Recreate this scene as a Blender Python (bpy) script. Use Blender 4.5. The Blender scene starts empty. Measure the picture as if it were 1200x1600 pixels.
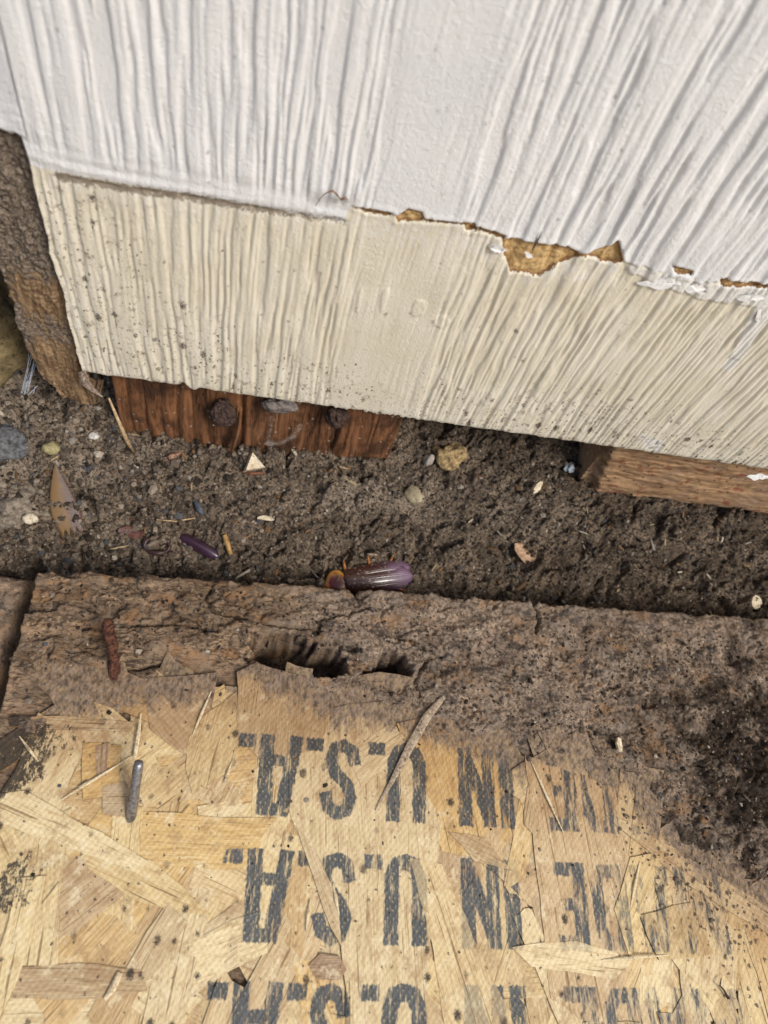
import bpy, math, random
import numpy as np
from mathutils import Matrix, Vector, Euler

sc = bpy.context.scene
R = math.radians
S = 0.001                                   # everything below is measured in millimetres
random.seed(7)

# ------------------------------------------------------------------ camera
F = 1120.0                                  # focal length in pixels of a 1200 px wide frame
_v = np.array([-255.0, 630.0, F]); _hx = 7000.0
_h = np.array([_hx, (-F * F + 255 * _hx) / 630, F])
AX = _h / np.linalg.norm(_h); AZ = -_v / np.linalg.norm(_v); AY = np.cross(AZ, AX)
CAM = np.array([0.0, -151.0, 238.0])
cam = bpy.data.cameras.new('camera'); cam_o = bpy.data.objects.new('camera', cam)
sc.collection.objects.link(cam_o); sc.camera = cam_o
cam.sensor_fit = 'HORIZONTAL'; cam.sensor_width = 36.0; cam.lens = F / 1200 * 36
cam.clip_start = 0.005; cam.clip_end = 500.0
cam.dof.use_dof = True; cam.dof.focus_distance = 0.235; cam.dof.aperture_fstop = 20.0
cam_o.matrix_world = Matrix(((AX[0], -AX[1], -AX[2], CAM[0] * S), (AY[0], -AY[1], -AY[2], CAM[1] * S),
                             (AZ[0], -AZ[1], -AZ[2], CAM[2] * S), (0, 0, 0, 1)))
# ------------------------------------------------------------------ light
SUN_EL, SUN_AZ = R(47), R(136)              # azimuth counted from +Y (into the wall) towards +X
world = bpy.data.worlds.new('World'); sc.world = world; world.use_nodes = True
wn = world.node_tree.nodes; bg = wn['Background']
sky = wn.new('ShaderNodeTexSky'); sky.sky_type = 'NISHITA'; sky.sun_disc = False
sky.sun_elevation = SUN_EL; sky.sun_rotation = SUN_AZ
sky.air_density = 1.0; sky.dust_density = 3.0; sky.ozone_density = 1.0
world.node_tree.links.new(sky.outputs[0], bg.inputs[0]); bg.inputs[1].default_value = 0.062
sun = bpy.data.lights.new('sun', 'SUN'); sun.energy = 1.5; sun.angle = R(20); sun.color = (1.0, 0.965, 0.91)
sun_o = bpy.data.objects.new('sun', sun); sc.collection.objects.link(sun_o)
_sd = Vector((math.sin(SUN_AZ) * math.cos(SUN_EL), math.cos(SUN_AZ) * math.cos(SUN_EL), math.sin(SUN_EL)))
sun_o.rotation_euler = _sd.to_track_quat('Z', 'Y').to_euler()
vs = sc.view_settings; vs.view_transform = 'Standard'; vs.look = 'None'; vs.gamma = 1.0
vs.exposure = 0.80; vs.use_curve_mapping = False

sc.cycles.max_bounces = 4; sc.cycles.diffuse_bounces = 3; sc.cycles.glossy_bounces = 2; sc.cycles.transmission_bounces = 2

# ------------------------------------------------------------------ helpers: measuring
def ray(u, v):
    d = np.array([u - 600.0, v - 800.0, F]); return np.array([d @ AX, d @ AY, d @ AZ])
def atz(u, v, z=0.0):
    r = ray(u, v); return CAM + r * ((z - CAM[2]) / r[2])
def aty(u, v, y=0.0):
    r = ray(u, v); return CAM + r * ((y - CAM[1]) / r[1])
def _hash(i, j, s):
    h = (i.astype(np.int64) * 374761393 + j.astype(np.int64) * 668265263 + s * 974711) & 0xffffffff
    h = ((h ^ (h >> 13)) * 1274126177) & 0xffffffff
    return ((h ^ (h >> 16)) & 0xffff).astype(np.float32) * (2 * np.pi / 65536.0)
def pn(x, y, s=0):                          # gradient noise, about -1..1
    x = np.asarray(x, np.float64); y = np.asarray(y, np.float64)
    x, y = np.broadcast_arrays(x, y)
    i = np.floor(x); j = np.floor(y); fx = x - i; fy = y - j
    u = fx * fx * fx * (fx * (fx * 6 - 15) + 10); v = fy * fy * fy * (fy * (fy * 6 - 15) + 10)
    def g(di, dj):
        a = _hash(i + di, j + dj, s); return np.cos(a) * (fx - di) + np.sin(a) * (fy - dj)
    a = g(0, 0) * (1 - u) + g(1, 0) * u; b = g(0, 1) * (1 - u) + g(1, 1) * u
    return (a * (1 - v) + b * v) * 1.5
def fbm(x, y, s=0, o=4, gain=.5):
    t = 0; a = 1.0
    for k in range(o):
        t = t + a * pn(np.asarray(x) * 2 ** k, np.asarray(y) * 2 ** k, s + 17 * k); a *= gain
    return t
def sst(a, b, x):
    t = np.clip((x - a) / (b - a), 0, 1); return t * t * (3 - 2 * t)
def poly_sdf(px, py, pts):                  # signed distance, positive inside
    pts = np.asarray(pts, float); d = np.full(px.shape, 1e9); ins = np.zeros(px.shape, bool)
    for k in range(len(pts)):
        a = pts[k]; b = pts[(k + 1) % len(pts)]; e = b - a
        t = np.clip(((px - a[0]) * e[0] + (py - a[1]) * e[1]) / (e @ e + 1e-9), 0, 1)
        d = np.minimum(d, np.hypot(px - a[0] - t * e[0], py - a[1] - t * e[1]))
        c = ((a[1] > py) != (b[1] > py)) & (px < (b[0] - a[0]) * (py - a[1]) / (b[1] - a[1] + 1e-12) + a[0]); ins ^= c
    return np.where(ins, d, -d)
def line_d(px, py, pts):
    pts = np.asarray(pts, float); d = np.full(px.shape, 1e9)
    for k in range(len(pts) - 1):
        a = pts[k]; e = pts[k + 1] - a
        t = np.clip(((px - a[0]) * e[0] + (py - a[1]) * e[1]) / (e @ e + 1e-9), 0, 1)
        d = np.minimum(d, np.hypot(px - a[0] - t * e[0], py - a[1] - t * e[1]))
    return d
# ------------------------------------------------------------------ helpers: meshes
def raw_mesh(name, V, faces_flat, counts, attrs=None, smooth=True):
    me = bpy.data.meshes.new(name)
    V = np.asarray(V, np.float32).reshape(-1, 3) * S
    me.vertices.add(len(V)); me.vertices.foreach_set('co', V.ravel())
    counts = np.asarray(counts, np.int32); ff = np.asarray(faces_flat, np.int32).ravel()
    me.loops.add(len(ff)); me.loops.foreach_set('vertex_index', ff)
    me.polygons.add(len(counts))
    st = np.concatenate([[0], np.cumsum(counts)[:-1]]).astype(np.int32)
    me.polygons.foreach_set('loop_start', st); me.polygons.foreach_set('loop_total', counts)
    me.polygons.foreach_set('use_smooth', np.full(len(counts), bool(smooth)))
    for k, a in (attrs or {}).items():
        a = np.asarray(a, np.float32)
        if a.ndim == 2:
            at = me.attributes.new(k, 'FLOAT_COLOR', 'POINT')
            at.data.foreach_set('color', np.concatenate([a, np.ones((len(a), 1), np.float32)], 1).ravel())
        else:
            at = me.attributes.new(k, 'FLOAT', 'POINT'); at.data.foreach_set('value', a.ravel())
    me.update(calc_edges=True); me.validate()
    return me
def grid_mesh(name, P, attrs=None, flip=False):
    ny, nx = P.shape[:2]; i = np.arange(ny * nx).reshape(ny, nx)
    q = np.stack([i[:-1, :-1], i[:-1, 1:], i[1:, 1:], i[1:, :-1]], -1).reshape(-1, 4)
    if flip: q = q[:, ::-1]
    return raw_mesh(name, P.reshape(-1, 3), q, np.full(len(q), 4), {k: np.asarray(a).ravel() for k, a in (attrs or {}).items()})
def link(name, me, mat=None, parent=None, loc=(0, 0, 0), rot=(0, 0, 0), label=None, cat=None, group=None, kind=None):
    o = bpy.data.objects.new(name, me); sc.collection.objects.link(o)
    o.location = Vector(loc) * S; o.rotation_euler = rot
    if parent is not None: o.parent = parent
    if mat is not None and me is not None and not me.materials:
        for m in (mat if isinstance(mat, (list, tuple)) else [mat]): me.materials.append(m)
    if label: o['label'] = label
    if cat: o['category'] = cat
    if group: o['group'] = group
    if kind: o['kind'] = kind
    return o
class MB:                                   # collects faces of one mesh
    def __init__(s): s.v = []; s.f = []; s.m = []
    def add(s, V, Fc, mi=0):
        b = len(s.v); s.v += [tuple(p) for p in V]; s.f += [tuple(b + k for k in f) for f in Fc]; s.m += [mi] * len(Fc)
    def tube(s, pts, rad, n=8, mi=0, rough=0.0, seed=0, flat=1.0):
        pts = [Vector(p) for p in pts]; rn = random.Random(seed); V = []; k = len(pts)
        up = Vector((0, 0, 1)) if abs((pts[-1] - pts[0]).normalized().z) < .9 else Vector((1, 0, 0))
        for i, p in enumerate(pts):
            t = (pts[min(i + 1, k - 1)] - pts[max(i - 1, 0)]).normalized()
            a = t.cross(up).normalized(); b = a.cross(t)
            r = rad[i] if hasattr(rad, '__len__') else rad
            for j in range(n):
                w = 2 * math.pi * j / n; q = r * (1 + rough * rn.uniform(-1, 1))
                V.append(p + a * math.cos(w) * q + b * math.sin(w) * q * flat)
        Fc = [(i * n + j, i * n + (j + 1) % n, (i + 1) * n + (j + 1) % n, (i + 1) * n + j) for i in range(k - 1) for j in range(n)]
        Fc += [tuple(range(n))[::-1], tuple((k - 1) * n + j for j in range(n))]
        s.add(V, Fc, mi)
    def mesh(s, name, smooth=True):
        me = raw_mesh(name, s.v, [i for f in s.f for i in f], [len(f) for f in s.f], smooth=smooth)
        if any(s.m): me.polygons.foreach_set('material_index', s.m)
        return me
def lump(name, r, seed, rough=.25, sub=3, sq=(1, 1, 1)):   # an irregular stone or clod
    import bmesh
    bm = bmesh.new(); bmesh.ops.create_icosphere(bm, subdivisions=sub, radius=1.0)
    P = np.array([v.co for v in bm.verts])
    d = 1 + rough * fbm(P[:, 0] * 1.1 + P[:, 2] * .6 + seed, P[:, 1] * 1.1 - P[:, 2] * .8, seed, 4, .6)
    Fc = [[v.index for v in f.verts] for f in bm.faces]; bm.free()
    P = P * d[:, None] * r * np.array(sq)
    return raw_mesh(name, P, np.array(Fc).ravel(), np.full(len(Fc), 3))
def plate(name, out, th, rn=None, bend=0.0, mats=False):    # a flat irregular chip: outline extruded down, gently bent
    n = len(out); mb = MB(); c = np.mean(np.array(out), 0)
    L = max(1e-6, max(abs(p[0]) for p in out))
    z = lambda p: bend * (p[0] / L) ** 2
    V = [(p[0], p[1], z(p) + (rn.uniform(-.04, .04) * th if rn else 0)) for p in out] + [(p[0], p[1], z(p) - th) for p in out]
    mb.add(V, [tuple(range(n))]); mb.add(V, [tuple(range(2 * n - 1, n - 1, -1))] + [(i + n, (i + 1) % n + n, (i + 1) % n, i) for i in range(n)], 1 if mats else 0)
    return mb.mesh(name, smooth=False)
# ------------------------------------------------------------------ helpers: shader nodes
class W:
    def __init__(s, name, rough=.6, spec=.3):
        s.mat = bpy.data.materials.new(name); s.mat.use_nodes = True; s.t = s.mat.node_tree
        s.b = s.t.nodes['Principled BSDF']; s.b.inputs['Roughness'].default_value = rough
        s.b.inputs['Specular IOR Level'].default_value = spec
    def n(s, typ, ins=None, **props):
        nd = s.t.nodes.new('ShaderNode' + typ)
        for k, v in props.items(): setattr(nd, k, v)
        for k, v in (ins or {}).items(): s.set(nd.inputs[k], v)
        return nd
    def set(s, sock, v):
        if hasattr(v, 'node'): s.t.links.new(v, sock)
        elif isinstance(v, tuple) and len(v) == 3 and sock.type == 'RGBA': sock.default_value = (*v, 1)
        else: sock.default_value = v
    def m(s, op, a, b=0.0, c=None, clamp=False):
        nd = s.n('Math', operation=op, use_clamp=clamp); s.set(nd.inputs[0], a); s.set(nd.inputs[1], b)
        if c is not None: s.set(nd.inputs[2], c)
        return nd.outputs[0]
    def vm(s, op, a, b=(0, 0, 0)):
        nd = s.n('VectorMath', operation=op); s.set(nd.inputs[0], a)
        if op == 'SCALE': s.set(nd.inputs['Scale'], b)
        else: s.set(nd.inputs[1], b)
        return nd.outputs['Value'] if op in ('DOT_PRODUCT', 'LENGTH') else nd.outputs[0]
    def mix(s, f, a, b, mode='MIX'):
        nd = s.n('Mix', data_type='RGBA', blend_type=mode); s.set(nd.inputs[0], f); s.set(nd.inputs[6], a); s.set(nd.inputs[7], b); return nd.outputs[2]
    def mr(s, x, a, b, c=0.0, d=1.0, smooth=True):
        nd = s.n('MapRange', {'Value': x, 'From Min': a, 'From Max': b, 'To Min': c, 'To Max': d}, interpolation_type='SMOOTHSTEP' if smooth else 'LINEAR'); return nd.outputs[0]
    def noise(s, vec, scale=1.0, detail=3.0, rough=.55, dist=0.0):
        return s.n('TexNoise', {'Vector': vec, 'Scale': scale, 'Detail': detail, 'Roughness': rough, 'Distortion': dist}).outputs[0]
    def pos(s): return s.vm('SCALE', s.n('NewGeometry').outputs['Position'], 1000.0)      # world position in mm
    def obj(s): return s.vm('SCALE', s.n('TexCoord').outputs['Object'], 1000.0)
    def mul(s, v, t): return s.vm('MULTIPLY', v, t)
    def at(s, name, typ='GEOMETRY'): return s.n('Attribute', attribute_name=name, attribute_type=typ)
    def xz(s, v):                                                                         # wall coordinates as a 2D vector
        q = s.n('SeparateXYZ', {0: v}); return s.n('CombineXYZ', {0: q.outputs[0], 1: q.outputs[2]}).outputs[0]
    def spots(s, vec, cell, rmin, rmax, keep):                                            # scattered specks: 1 inside a speck
        v = s.n('TexVoronoi', {'Vector': vec, 'Scale': 1.0 / cell, 'Randomness': 1.0}, voronoi_dimensions='2D')
        c = s.n('SeparateColor', {0: v.outputs['Color']})
        r = s.mr(c.outputs[0], 0, 1, rmin / cell, rmax / cell, False)
        inside = s.mr(s.m('SUBTRACT', v.outputs['Distance'], r), .06, -.06)
        return s.m('MULTIPLY', inside, s.m('LESS_THAN', c.outputs[1], keep))
    def bump(s, h, dist=0.2, strength=1.0, normal=None):
        ins = {'Height': h, 'Distance': dist * S, 'Strength': strength}
        if normal is not None: ins['Normal'] = normal
        return s.n('Bump', ins).outputs[0]
    def out(s, col, rough=None, normal=None):
        s.set(s.b.inputs['Base Color'], col)
        if rough is not None: s.set(s.b.inputs['Roughness'], rough)
        if normal is not None: s.set(s.b.inputs['Normal'], normal)
        return s.mat

# ------------------------------------------------------------------ materials
def mat_siding():
    w = W('painted_siding', .42, .35); p = w.pos(); pw = w.vm('ADD', w.xz(p), w.vm('SCALE', w.n('TexNoise', {'Vector': p, 'Scale': 1.9, 'Detail': 3.0}).outputs['Color'], 1.7))
    film, bare = w.at('film').outputs['Fac'], w.at('bare').outputs['Fac']
    chalk, grime, seam = w.at('chalk').outputs['Fac'], w.at('grime').outputs['Fac'], w.at('seam').outputs['Fac']
    n1 = w.noise(p, .9, 5, .65); n2 = w.noise(p, .06, 3); n3 = w.noise(p, 3.0, 3)
    jag = w.m('MULTIPLY', w.m('SUBTRACT', n1, .5), 1.3)
    fm = w.mr(w.m('ADD', film, jag), -.10, .10)
    beige = w.mix(w.mr(n2, .35, .65), (.72, .66, .52), (.78, .725, .60))
    beige = w.mix(w.m('MULTIPLY', w.mr(w.noise(w.mul(p, (1, 1, .15)), .5, 4), .55, .75), .35), beige, (.56, .48, .34))
    ck = w.mr(w.m('ADD', chalk, w.m('MULTIPLY', w.m('SUBTRACT', w.noise(w.mul(p, (1, 1, .6)), .55, 6, .75), .5), 2.8)), .25, 1.05)
    beige = w.mix(w.m('MULTIPLY', ck, .8), beige, (.80, .79, .76))
    white = w.mix(w.mr(n2, .3, .7), (.79, .79, .79), (.82, .815, .80))
    col = w.mix(fm, beige, white)
    bm = w.mr(w.m('ADD', bare, w.m('MULTIPLY', jag, 1.2)), -.08, .08)
    hard = w.mix(w.mr(w.noise(p, 1.2, 5, .7), .3, .7), (.42, .25, .09), (.70, .50, .25))
    hard = w.mix(w.mr(w.m('ADD', bare, w.m('MULTIPLY', jag, 1.5)), .15, 1.0), (.24, .125, .045), hard)
    col = w.mix(bm, col, hard)
    dk = w.mr(w.m('ADD', seam, w.m('MULTIPLY', w.m('SUBTRACT', w.noise(p, .8, 5, .75), .5), 2.6)), .35, .9)
    col = w.mix(w.m('MULTIPLY', dk, .8), col, (.13, .085, .05))
    # dirt flecks and smears
    flk = w.m('MAXIMUM', w.spots(w.mul(pw, (1.4, .8, 1)), 2.4, .05, .42, .75), w.spots(w.mul(pw, (1, .6, 1)), 6.0, .15, 1.05, .65))
    dens = w.mr(w.m('ADD', grime, w.m('MULTIPLY', w.m('SUBTRACT', w.noise(p, .13, 3), .5), 1.8)), .34, .55)
    col = w.mix(w.m('MULTIPLY', w.m('MULTIPLY', flk, dens), w.mr(n3, .3, .55)), col, (.07, .05, .035))
    few = w.m('MAXIMUM', w.spots(w.mul(pw, (1.3, .9, 1)), 9.0, .06, .32, .35), w.m('MULTIPLY', w.spots(w.vm('ADD', w.mul(pw, (1.1, .8, 1)), (31, 17, 0)), 8.0, .1, .75, .42), w.m('MULTIPLY', w.mr(film, -8, -14), w.mr(w.noise(w.vm('ADD', p, (5, 9, 3)), .055, 3), .50, .60))))
    col = w.mix(w.m('MULTIPLY', few, .75), col, (.12, .10, .085))
    sm = w.m('MULTIPLY', w.mr(w.noise(p, .35, 6, .78), .53, .66), w.mr(grime, .10, .6))
    col = w.mix(w.m('MULTIPLY', sm, .75), col, (.22, .16, .10))
    h = w.m('ADD', w.m('MULTIPLY', w.noise(p, 1.3, 3), .5), w.m('MULTIPLY', w.noise(p, .45, 2), .5))
    nm = w.bump(w.m('ADD', h, w.m('MULTIPLY', w.noise(p, 2.6, 3, .7), .6)), .30, .9)
    return w.out(col, w.mr(bm, 0, 1, .42, .85), nm)
def mat_trim():
    w = W('corner_trim_wood', .7, .2); p = w.pos(); film = w.at('film').outputs['Fac']; soil = w.at('crumb').outputs['Fac']
    g = w.noise(w.mul(p, (1, 1, .12)), .9, 6, .65)
    wood = w.mix(w.mr(g, .3, .7), (.12, .070, .036), (.36, .24, .135))
    d = w.mix(w.mr(w.noise(p, 1.0, 6, .8), .32, .68), (.030, .022, .017), (.34, .27, .205))
    col = w.mix(w.mr(w.m('ADD', soil, w.m('MULTIPLY', w.m('SUBTRACT', w.noise(p, .4, 5, .7), .5), 1.6)), .35, .65), wood, d)
    col = w.mix(w.mr(w.m('ADD', film, w.m('MULTIPLY', w.m('SUBTRACT', w.noise(p, .7, 4, .7), .5), 2.0)), -.15, .15), col, (.78, .79, .80))
    return w.out(col, None, w.bump(w.noise(p, 1.6, 5, .75), .5, .8))
def mat_sill():
    w = W('stained_sill_wood', .38, .5); p = w.pos(); sc_ = w.at('scuff').outputs['Fac']
    g = w.noise(w.mul(p, (1, 1, .12)), .22, 6, .66, 1.2); g2 = w.noise(w.mul(p, (1, 1, .14)), 1.6, 4, .6, .6)
    col = w.mix(w.mr(g, .32, .68), (.032, .014, .008), (.29, .13, .06))
    col = w.mix(w.m('MULTIPLY', w.mr(g2, .45, .75), .4), col, (.30, .155, .08))
    col = w.mix(w.m('MULTIPLY', w.mr(w.noise(p, .09, 4, .65), .47, .66), .75), col, (.045, .024, .017))
    col = w.mix(w.m('MULTIPLY', w.mr(w.m('ADD', sc_, w.m('MULTIPLY', w.m('SUBTRACT', w.noise(p, .5, 6, .8), .5), 3.2)), .6, 1.5), .4), col, (.60, .52, .44))
    col = w.mix(w.spots(w.xz(p), 4.0, .1, .4, .25), col, (.45, .38, .30))
    return w.out(col, w.mr(g2, .3, .7, .20, .42), w.bump(w.m('ADD', g, g2), .35, .5))
def mat_block():
    w = W('weathered_block_wood', .6, .3); p = w.pos()
    g = w.noise(w.mul(p, (.12, 1, .75)), .8, 6, .65, .6)
    col = w.mix(w.mr(g, .3, .7), (.16, .092, .05), (.50, .31, .165))
    col = w.mix(w.m('MULTIPLY', w.mr(w.noise(p, .09, 4), .45, .65), .7), col, (.30, .20, .13))
    col = w.mix(w.m('MULTIPLY', w.mr(w.noise(p, .22, 4), .58, .68), .7), col, (.20, .05, .025))
    col = w.mix(w.spots(w.xz(p), 2.6, .15, .5, .25), col, (.05, .03, .02))
    return w.out(col, None, w.bump(g, .5, .6))
def mat_soil():
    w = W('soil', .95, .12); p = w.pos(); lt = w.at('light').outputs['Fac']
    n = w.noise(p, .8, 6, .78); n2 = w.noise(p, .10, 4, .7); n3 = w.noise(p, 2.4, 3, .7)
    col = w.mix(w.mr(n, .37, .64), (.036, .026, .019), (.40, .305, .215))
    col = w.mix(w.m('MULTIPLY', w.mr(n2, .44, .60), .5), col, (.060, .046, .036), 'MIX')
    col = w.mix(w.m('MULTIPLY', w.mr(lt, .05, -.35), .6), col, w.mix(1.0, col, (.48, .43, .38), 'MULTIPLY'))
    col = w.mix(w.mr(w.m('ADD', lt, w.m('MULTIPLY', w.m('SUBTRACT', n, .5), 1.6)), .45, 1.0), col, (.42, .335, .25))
    col = w.mix(w.m('MULTIPLY', w.mr(n3, .62, .74), .4), col, (.34, .27, .20))
    col = w.mix(w.spots(p, 2.2, .15, .5, .12), col, (.48, .42, .34))
    return w.out(col, None, w.bump(w.m('ADD', n, w.m('MULTIPLY', n3, .6)), 1.1, 1.0))
def mat_grain():
    w = W('soil_grain', .9, .15); p = w.pos(); c = w.at('tint').outputs['Color']; n = w.noise(p, 2.0, 4, .7)
    return w.out(w.mix(w.mr(n, .3, .7), w.mix(.45, c, (.02, .015, .01)), c), None, w.bump(n, .3, .8))
def chip(name, c0, c1, rough=.7, scale=1.0, stretch=(1, 1, 1), spec=.3):
    w = W(name, rough, spec); p = w.mul(w.obj(), stretch); n = w.noise(p, scale, 5, .65)
    return w.out(w.mix(w.m('MULTIPLY', w.mr(w.noise(w.pos(), .55, 5, .8), .50, .64), .75), w.mix(w.mr(n, .3, .7), c0, c1), w.mix(1.0, c0, (.34, .30, .27), 'MULTIPLY')), None, w.bump(n, .25, .6))
# the rotted strip of the board: its front border, (x mm -> y mm)
ROT_PX = [(-40, 1060), (60, 1045), (170, 1030), (300, 1012), (380, 1018), (450, 1056), (530, 1082), (620, 1088), (700, 1118), (800, 1142), (900, 1160), (980, 1190), (1035, 1262), (1075, 1318), (1130, 1335), (1200, 1385), (1320, 1430)]
ROT = np.array([atz(u, v)[:2] for u, v in ROT_PX])
def rot_border(x): return np.interp(x, ROT[:, 0], ROT[:, 1])
def stain_node(w, p):                       # distance in mm behind the border (positive on the rotted side)
    xyz = w.n('SeparateXYZ', {0: p}); x0, x1, y0, y1 = -110.0, 260.0, -180.0, -60.0
    fc = w.n('FloatCurve'); cv = fc.mapping.curves[0]
    pts = [((a - x0) / (x1 - x0), (b - y0) / (y1 - y0)) for a, b in ROT if x0 < a < x1]
    while len(cv.points) < len(pts): cv.points.new(.5, .5)
    for q, (a, b) in zip(cv.points, pts): q.location = (a, b)
    fc.mapping.update()
    w.set(fc.inputs['Value'], w.mr(xyz.outputs[0], x0, x1, 0, 1, False))
    return w.m('SUBTRACT', xyz.outputs[1], w.m('ADD', w.m('MULTIPLY', fc.outputs[0], y1 - y0), y0))
# stencil lettering in (x mm, v mm from the row's wall side, towards the viewer): MADE IN U.S.A. seen upside down
STROKES = []
def st(pts, hw):
    for a, b in zip(pts[:-1], pts[1:]): STROKES.append((a, b, hw))
for cx in (1.6, 23.3, 43.6): st([(cx - 1.9, 2.3), (cx + 1.9, 2.3)], 2.0)
st([(7.9, 0), (9.0, 24)], 2.3); st([(17.4, 0), (14.2, 24)], 2.2); st([(8, 8), (17, 8)], 1.7); st([(8.5, 22.3), (15, 22.3)], 1.8)
st([(36.4, 7.2), (35.6, 3.6), (33, 2.1), (30, 3), (28.9, 6.5), (30.2, 10.5), (34.2, 14), (35.6, 17.6), (34.4, 21.4), (31.5, 22.4), (28.6, 20.6), (27.6, 17.2)], 2.0)
st([(49.3, 24), (49.3, 6), (50.8, 2.9), (53.4, 2.0), (56.2, 2.9), (57.8, 6), (57.8, 24)], 2.25)
st([(73.2, 0), (73.2, 24.3)], 2.3); st([(81.2, 0), (81.2, 24.3)], 2.1); st([(73.2, 1.5), (81.2, 22.5)], 2.1)
st([(87.4, 0), (87.4, 24.3)], 2.5)
st([(109.4, 0), (109.4, 24.3)], 2.5); st([(101.6, 2.1), (110, 2.1)], 2.0); st([(103.8, 12), (110, 12)], 1.8); st([(101.6, 22.2), (110, 22.2)], 2.0)
st([(123.4, 0), (123.4, 24.3)], 2.3); st([(123.4, 2.1), (117.5, 2.3), (115.6, 6), (115.6, 18), (117.5, 22), (123.4, 22.2)], 2.0)
st([(129.2, 0), (132.4, 24)], 2.1); st([(138.6, 0), (135.6, 24)], 2.1); st([(130, 8), (138, 8)], 1.7); st([(132, 22.5), (136, 22.5)], 1.6)
st([(144.6, 0), (144.6, 24.3)], 2.0); st([(157, 0), (157, 24.3)], 2.0); st([(145, 23), (150.8, 8)], 1.9); st([(156.6, 23), (150.8, 8)], 1.9)
def stroke_group():
    g = bpy.data.node_groups.new('stroke', 'ShaderNodeTree')
    for nm, ty in (('P', 'Vector'), ('A', 'Vector'), ('D', 'Vector'), ('N', 'Vector'), ('L', 'Float'), ('W', 'Float'), ('Prev', 'Float')):
        g.interface.new_socket(nm, in_out='INPUT', socket_type='NodeSocket' + ty)
    g.interface.new_socket('d', in_out='OUTPUT', socket_type='NodeSocketFloat')
    i = g.nodes.new('NodeGroupInput'); o = g.nodes.new('NodeGroupOutput')
    def vmn(op, a, b):
        n = g.nodes.new('ShaderNodeVectorMath'); n.operation = op; g.links.new(a, n.inputs[0]); g.links.new(b, n.inputs[1]); return n.outputs['Value'] if op == 'DOT_PRODUCT' else n.outputs[0]
    def mn(op, a, b=None):
        n = g.nodes.new('ShaderNodeMath'); n.operation = op; g.links.new(a, n.inputs[0])
        if b is not None: g.links.new(b, n.inputs[1])
        return n.outputs[0]
    q = vmn('SUBTRACT', i.outputs['P'], i.outputs['A'])
    a = mn('SUBTRACT', mn('ABSOLUTE', vmn('DOT_PRODUCT', q, i.outputs['D'])), i.outputs['L'])
    b = mn('SUBTRACT', mn('ABSOLUTE', vmn('DOT_PRODUCT', q, i.outputs['N'])), i.outputs['W'])
    g.links.new(mn('MINIMUM', i.outputs['Prev'], mn('MAXIMUM', a, b)), o.inputs[0]); return g
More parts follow.
